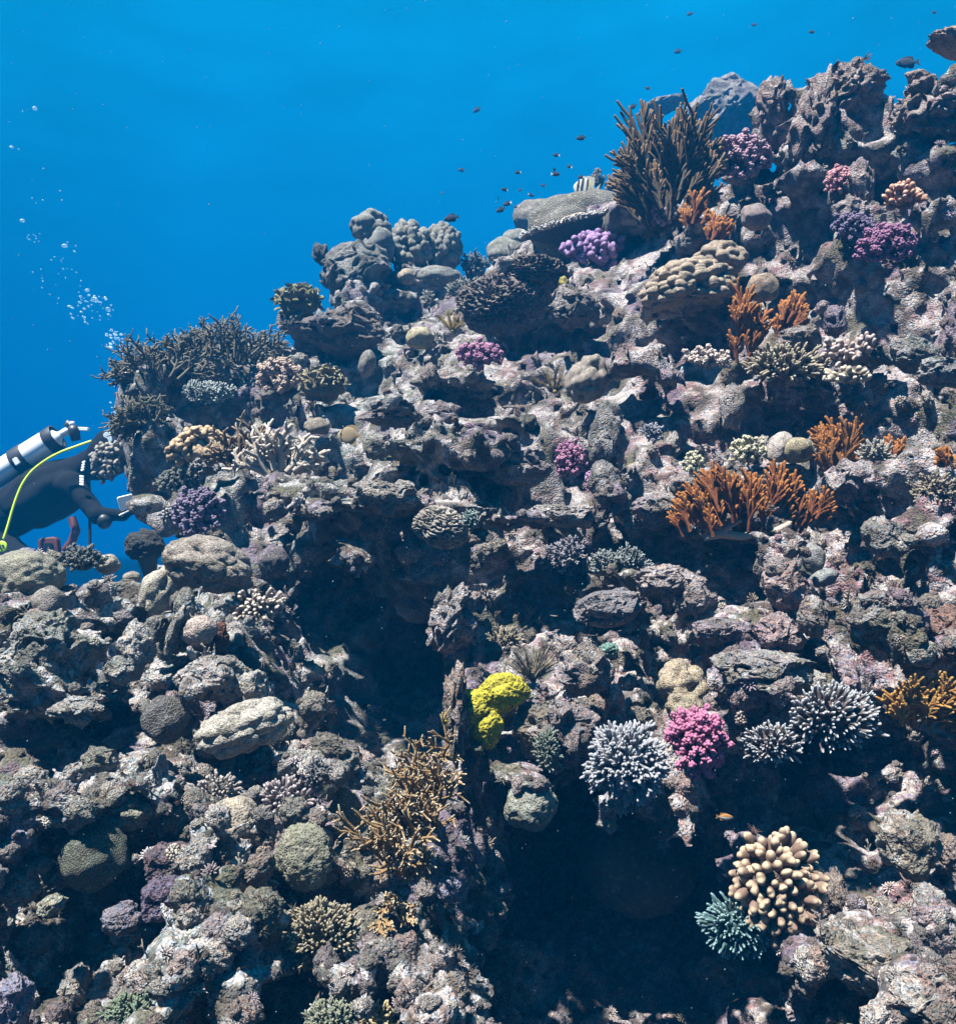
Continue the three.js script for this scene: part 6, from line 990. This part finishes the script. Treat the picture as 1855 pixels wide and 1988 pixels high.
// ------------------------------------------------------------------ the diver and the gear
{
  const D = 6.45, J = (px, py, d = D) => at(px, py, d);
  const bones = [];
  const bone = (a, ra, b, rb) => { const d = b.clone().sub(a); bones.push({ a, d, l2: d.lengthSq(), ra, rb }); };
  const hip = J(-30, 1030), waist = J(35, 990), chest = J(110, 945), neck = J(168, 900), head = J(204, 872);
  bone(hip, 0.17, waist, 0.165); bone(waist, 0.165, chest, 0.185); bone(chest, 0.185, neck, 0.085); bone(neck, 0.07, head, 0.085); bone(head, 0.105, J(210, 862), 0.1);
  for (const [sh, el, wr, ha] of [[J(140, 940, D - 0.19), J(190, 1000, D - 0.3), J(238, 1000, D - 0.28), J(252, 992, D - 0.28)], [J(150, 915, D + 0.2), J(210, 915, D + 0.3), J(248, 862, D + 0.25), J(262, 848, D + 0.25)]]) {
    bone(chest, 0.12, sh, 0.085); bone(sh, 0.078, el, 0.058); bone(el, 0.056, wr, 0.038); bone(wr, 0.034, ha, 0.036);
    const dir = ha.clone().sub(wr).normalize(), side = V(0, 0, 1).cross(dir).normalize();
    for (let k = 0; k < 4; k++) { const r = ha.clone().addScaledVector(V(0, 0, 1), (k - 1.5) * 0.021).addScaledVector(dir, 0.02), L = [0.034, 0.042, 0.039, 0.03][k], m = r.clone().addScaledVector(dir, L).addScaledVector(side, 0.012), e = m.clone().addScaledVector(dir, L * 0.7).addScaledVector(side, 0.03 + 0.004 * k); bone(r, 0.0105, m, 0.01); bone(m, 0.01, e, 0.009); }
    const t0 = wr.clone().lerp(ha, 0.5).addScaledVector(V(0, 0, 1), -0.03), t1 = t0.clone().addScaledVector(dir, 0.03).addScaledVector(side, 0.035), t2 = t1.clone().addScaledVector(dir, 0.03).addScaledVector(side, 0.01); bone(t0, 0.013, t1, 0.0115); bone(t1, 0.0115, t2, 0.01);
  }
  for (const s of [-1, 1]) { const k = J(45, 1082, D + s * 0.16), f = J(-60, 1110, D + s * 0.16); bone(hip, 0.13, k, 0.075); bone(k, 0.072, f, 0.045); }
  const bodyF = (x, y, z) => { let f = 9; for (const b of bones) { const px = x - b.a.x, py = y - b.a.y, pz = z - b.a.z, t = clamp((px * b.d.x + py * b.d.y + pz * b.d.z) / b.l2), dx = px - b.d.x * t, dy = py - b.d.y * t, dz = pz - b.d.z * t; f = smin(f, Math.sqrt(dx * dx + dy * dy + dz * dz) - mix(b.ra, b.rb, t), Math.min(0.03, b.ra * 0.8)); } return f - 0.006 * noise(x * 14, y * 14, z * 14) - 0.004 * Math.abs(noise(x * 30 + y * 20, y * 30, z * 9)); };
  const lo = [-9, -9, -9], hi = [9, 9, 9]; for (let i = 0; i < 3; i++) { lo[i] = Math.min(...bones.map((b) => Math.min(b.a.getComponent(i), b.a.getComponent(i) + b.d.getComponent(i)))) - 0.25; hi[i] = Math.max(...bones.map((b) => Math.max(b.a.getComponent(i), b.a.getComponent(i) + b.d.getComponent(i)))) + 0.25; }
  const body = netMesh(bodyF, bodyF, 0.02, lo, hi, 0.0125);
  const suit = new THREE.MeshPhysicalMaterial({ color: new THREE.Color().setRGB(0.006, 0.007, 0.009), roughness: 0.9, specularIntensity: 0.15, name: 'neoprene' });
  const black = new THREE.MeshStandardMaterial({ color: new THREE.Color().setRGB(0.012, 0.013, 0.016), roughness: 0.5, name: 'black rubber' });
  const white = new THREE.MeshStandardMaterial({ color: new THREE.Color().setRGB(0.75, 0.78, 0.78), roughness: 0.5, name: 'white plastic' });
  const metal = new THREE.MeshStandardMaterial({ color: new THREE.Color().setRGB(0.82, 0.84, 0.84), roughness: 0.3, metalness: 0.35, name: 'brushed aluminium' });
  const lime = new THREE.MeshStandardMaterial({ color: new THREE.Color().setRGB(0.42, 0.62, 0.02), roughness: 0.5, name: 'lime hose' });
  const red = new THREE.MeshStandardMaterial({ color: new THREE.Color().setRGB(0.07, 0.01, 0.006), roughness: 0.6, name: 'red webbing' });
  const glass = new THREE.MeshStandardMaterial({ color: new THREE.Color().setRGB(0.5, 0.6, 0.62), roughness: 0.1, metalness: 0.3, name: 'mask lens' });
  const diver = thing('person', 'scuba diver in black wetsuit leaning towards the reef at left', 'person');
  part('body', body, suit, diver);
  const skin = lump(8, (x, y, z) => [x * 0.05, y * 0.075, z * 0.06], () => [1, 1, 1]); const face = part('face', skin, new THREE.MeshStandardMaterial({ color: new THREE.Color().setRGB(0.35, 0.2, 0.14), roughness: 0.6, name: 'skin' }), diver); face.position.copy(J(226, 862)); face.rotation.z = 0.2;
  const round = (w, h, d, r) => { const s = new THREE.Shape(), x = w / 2, y = h / 2; s.moveTo(-x + r, -y); s.lineTo(x - r, -y); s.quadraticCurveTo(x, -y, x, -y + r); s.lineTo(x, y - r); s.quadraticCurveTo(x, y, x - r, y); s.lineTo(-x + r, y); s.quadraticCurveTo(-x, y, -x, y - r); s.lineTo(-x, -y + r); s.quadraticCurveTo(-x, -y, -x + r, -y); const g = new THREE.ExtrudeGeometry(s, { depth: d, bevelEnabled: true, bevelSize: r * 0.3, bevelThickness: r * 0.3, bevelSegments: 2 }); g.translate(0, 0, -d / 2); return g; };
  const mask = part('mask', round(0.09, 0.10, 0.15, 0.03), black, diver); mask.position.copy(J(222, 852)); mask.rotation.z = 0.2;
  const lens = part('lens', round(0.05, 0.07, 0.12, 0.02), glass, mask); lens.position.set(-0.01, 0, 0.025);
  const vest = lump(16, (x, y, z) => { const k = 1 + 0.1 * noise(x * 2, y * 2, z * 2); return [x * 0.34 * k, y * 0.21 * k, z * 0.25 * k]; }, () => [1, 1, 1]); const vm = part('vest', vest, suit, diver); vm.position.copy(J(85, 962)); vm.rotation.z = 0.42;
  for (let k = 0; k < 4; k++) { const m = part('reflector', round(0.028, 0.012, 0.008, 0.004), white, diver); m.position.copy(J(159, 925 + k * 5, D - 0.33)); m.rotation.z = -0.15; const n = part('reflector', round(0.022, 0.01, 0.008, 0.004), white, diver); n.position.copy(J(163 - k * 0.8, 897 + k * 5, D - 0.3)); n.rotation.z = 0.5; }
  part('strap', limb([J(176, 985, D - 0.25), J(175, 1010, D - 0.25), J(175, 1062, D - 0.25)], [0.011, 0.011, 0.011], 6), black, diver);
  part('octopus_regulator', lump(7, (x, y, z) => [x * 0.05, y * 0.055, z * 0.05 * (1 + 0.2 * y)], () => [1, 1, 1]), black, diver).position.copy(J(203, 1012, D - 0.32));
  // cylinder
  const A = J(-70, 962), Bt = J(112, 848), axis = Bt.clone().sub(A), L = axis.length(); axis.normalize();
  const tank = thing('scuba_tank', 'silver scuba tank on the back of the diver', 'tank');
  tank.position.copy(A); tank.quaternion.setFromUnitVectors(ALONG, axis);
  const R = 0.092, prof = [[0, 0], [R * 0.7, 0.004], [R, 0.04], [R, L - 0.09], [R * 0.93, L - 0.045], [R * 0.7, L - 0.01], [R * 0.36, L + 0.015], [R * 0.3, L + 0.03], [0, L + 0.03]].map(([x, y]) => new THREE.Vector2(x, y));
  part('cylinder', new THREE.LatheGeometry(prof, 40), metal, tank);
  const ring = (y0, y1, r, m, name) => part(name, new THREE.LatheGeometry([[r - 0.01, y0], [r, y0], [r, y1], [r - 0.01, y1]].map(([x, y]) => new THREE.Vector2(x, y)), 36), m, tank);
  ring(L * 0.56, L * 0.56 + 0.1, R + 0.008, black, 'tank_band'); ring(L - 0.075, L + 0.0, R + 0.004, black, 'shoulder_cover');
  const buckle = part('band_buckle', round(0.05, 0.03, 0.02, 0.006), metal, tank); buckle.position.set(0.03, L * 0.56 + 0.05, R + 0.012);
  const valve = part('valve', limb([V(0, L + 0.02, 0), V(0, L + 0.07, 0), V(0, L + 0.12, 0)], [0.026, 0.028, 0.022], 10), metal, tank);
  const knob = part('valve_knob', new THREE.LatheGeometry([[0, 0], [0.026, 0.002], [0.03, 0.012], [0.028, 0.045], [0, 0.05]].map(([x, y]) => new THREE.Vector2(x, y)), 16), black, valve); knob.position.set(-0.02, L + 0.1, 0); knob.rotation.z = 0.6;
  const stage = part('first_stage', new THREE.LatheGeometry([[0, -0.06], [0.032, -0.058], [0.036, -0.02], [0.042, 0.02], [0.03, 0.05], [0, 0.055]].map(([x, y]) => new THREE.Vector2(x, y)), 20), black, tank); stage.position.set(0.05, L + 0.13, 0.03); stage.rotation.set(0.4, 0, 1.2);
  const cap = part('port_cap', new THREE.LatheGeometry([[0, 0], [0.02, 0], [0.02, 0.03], [0, 0.034]].map(([x, y]) => new THREE.Vector2(x, y)), 16), metal, stage); cap.position.set(0, 0.05, 0);
  const bar = part('yoke', round(0.02, 0.09, 0.03, 0.006), metal, tank); bar.position.set(0.055, L + 0.19, 0.02); bar.rotation.z = -0.6;
  const curve = new THREE.CatmullRomCurve3([[178, 856], [150, 866], [118, 878], [90, 893], [62, 915], [45, 938], [34, 962], [24, 992], [16, 1020], [8, 1045]].map(([x, y], i) => J(x, y, D - 0.3 - 0.02 * i)));
  const hp = curve.getPoints(40);
  solo('air_hose', limb(hp, hp.map(() => 0.0085), 8), lime, 'lime green air hose curving from the tank past the diver', 'hose');
  const gauge = thing('pressure_gauge', 'round lime green gauge at the end of the hose, left edge', 'gauge'); gauge.position.copy(J(4, 1061, D - 0.5));
  part('rim', new THREE.TorusGeometry(0.03, 0.008, 10, 28), lime, gauge);
  const dial = new THREE.CylinderGeometry(0.028, 0.028, 0.016, 24); dial.rotateX(Math.PI / 2); part('dial', dial, lime, gauge);
  for (const [x, y] of [[-0.01, 0.008], [0.012, 0.006], [0, -0.012]]) { const g = round(0.012, 0.012, 0.004, 0.004); part('mark', g, black, gauge).position.set(x, y, 0.011); }
  const slate = thing('writing_slate', 'white slate held by the diver against the reef', 'slate'); slate.position.copy(J(246, 975, D - 0.34)); slate.rotation.set(0.2, 0.5, 0.2);
  part('board', round(0.1, 0.09, 0.006, 0.012), white, slate); const pen = part('pencil', limb([V(-0.07, -0.075, 0.01), V(0.06, -0.045, 0.01)], [0.006, 0.006], 6), white, slate);
  const clip = thing('gear_pouch', 'dull red gear pouch under the diver', 'pouch'); clip.position.copy(J(97, 1064, D - 0.3)); clip.rotation.z = 0.1;
  part('pouch_body', round(0.12, 0.13, 0.04, 0.03), red, clip); part('pouch_flap', round(0.06, 0.06, 0.02, 0.015), suit, clip).position.set(0.005, 0.0, 0.03);
  solo('red_strap', limb([J(140, 1005, D - 0.2), J(148, 1030, D - 0.22), J(140, 1052, D - 0.2), J(128, 1066, D - 0.2)], [0.028, 0.03, 0.03, 0.026], 8), red, 'dull red strap hanging below the diver', 'strap');

  // bubbles
  reseed(31);
  const air = new THREE.MeshPhysicalMaterial({ color: new THREE.Color().setRGB(0.8, 0.95, 1), transmission: 0.85, thickness: 0, roughness: 0.2, ior: 1.33, name: 'air bubble' });
  const shapes = [0, 1, 2].map((k) => lump(2, (x, y, z) => [x * (1 + 0.12 * noise(x * 2 + k * 7, y * 2, z * 2)), (y > 0 ? y : y * 0.45) * 0.75 * (1 + 0.1 * noise(x + k, y, z)), z], () => [1, 1, 1]));
  const bub = (px, py, r, label) => { const m = solo('bubble', shapes[Math.floor(rnd() * 3)], air, label, 'bubble', 'bubbles rising from the diver'); m.position.copy(at(px, py, rr(6.1, 6.8))); m.scale.setScalar(r * K * 6.45); m.rotation.set(rr(-0.4, 0.4), rr(0, 6), rr(-0.4, 0.4)); };
  for (const [px, py, r, label] of [[44, 429, 5, 'bright bubble, upper of the two large ones at left'], [126, 478, 6, 'wide dome bubble right below the upper bright one'], [68, 211, 5, 'flat bubble highest up at left'], [23, 286, 4, 'small bubble near the left edge, second highest'], [184, 582, 7, 'largest bright bubble on top of the dense bubble cluster'], [210, 601, 5, 'bubble at the right of the dense cluster'], [170, 564, 5, 'bubble at the top of the dense cluster']]) bub(px, py, r, label);
  for (const [cx, cy, sx, sy, n, r0, r1, many] of [[178, 600, 46, 30, 55, 1, 3.4, 'small silvery bubble in the dense cluster left of the thicket'], [221, 662, 18, 22, 34, 1.5, 4, 'small bubble in the tight knot under the dense cluster'], [238, 730, 22, 60, 50, 1, 3, 'small bubble in the column rising along the thicket'], [222, 795, 16, 20, 14, 1, 2.6, 'tiny bubble just above the head of the diver'], [110, 540, 60, 50, 18, 0.8, 2, 'tiny bubble scattered up left of the dense cluster'], [130, 500, 30, 30, 10, 1, 2, 'tiny bubble around the wide dome bubble'], [70, 460, 20, 12, 10, 1, 2.2, 'tiny bubble in the short row under the bright upper bubble'], [90, 390, 60, 26, 5, 1, 2.4, 'lone tiny bubble above the bright upper bubble'], [60, 260, 60, 90, 6, 0.8, 2, 'lone tiny bubble high in the open blue at left']])
    for (let i = 0; i < n; i++) { const a = rr(0, 6.28), q = Math.sqrt(rnd()); bub(cx + Math.cos(a) * q * sx, cy + Math.sin(a) * q * sy, rr(r0, r1), many); }
}
// fine particles adrift in the water
{
  reseed(5150);
  const n = 850, g = tintBy(ico(1), () => [1, 1, 1]); g.computeVertexNormals();
  const im = new THREE.InstancedMesh(g, mat('plain'), n), M = new THREE.Matrix4(), C = new THREE.Color();
  for (let i = 0; i < n; i++) { const d = rr(0.6, 2.2), p = at(rr(-150, 2000), rr(-100, 2100), d), r = rr(0.0002, 0.0006) * (0.5 + d * 0.4); M.compose(p, new THREE.Quaternion(), V(r, r * rr(1, 2.2), r)); im.setMatrixAt(i, M); im.setColorAt(i, C.setRGB(0.3, 0.33, 0.35)); }
  im.name = 'drifting_particles'; im.userData = { kind: 'stuff', label: 'fine pale particles drifting in the water', category: 'particles' }; finish(im); scene.add(im);
}

renderer.render(scene, camera);
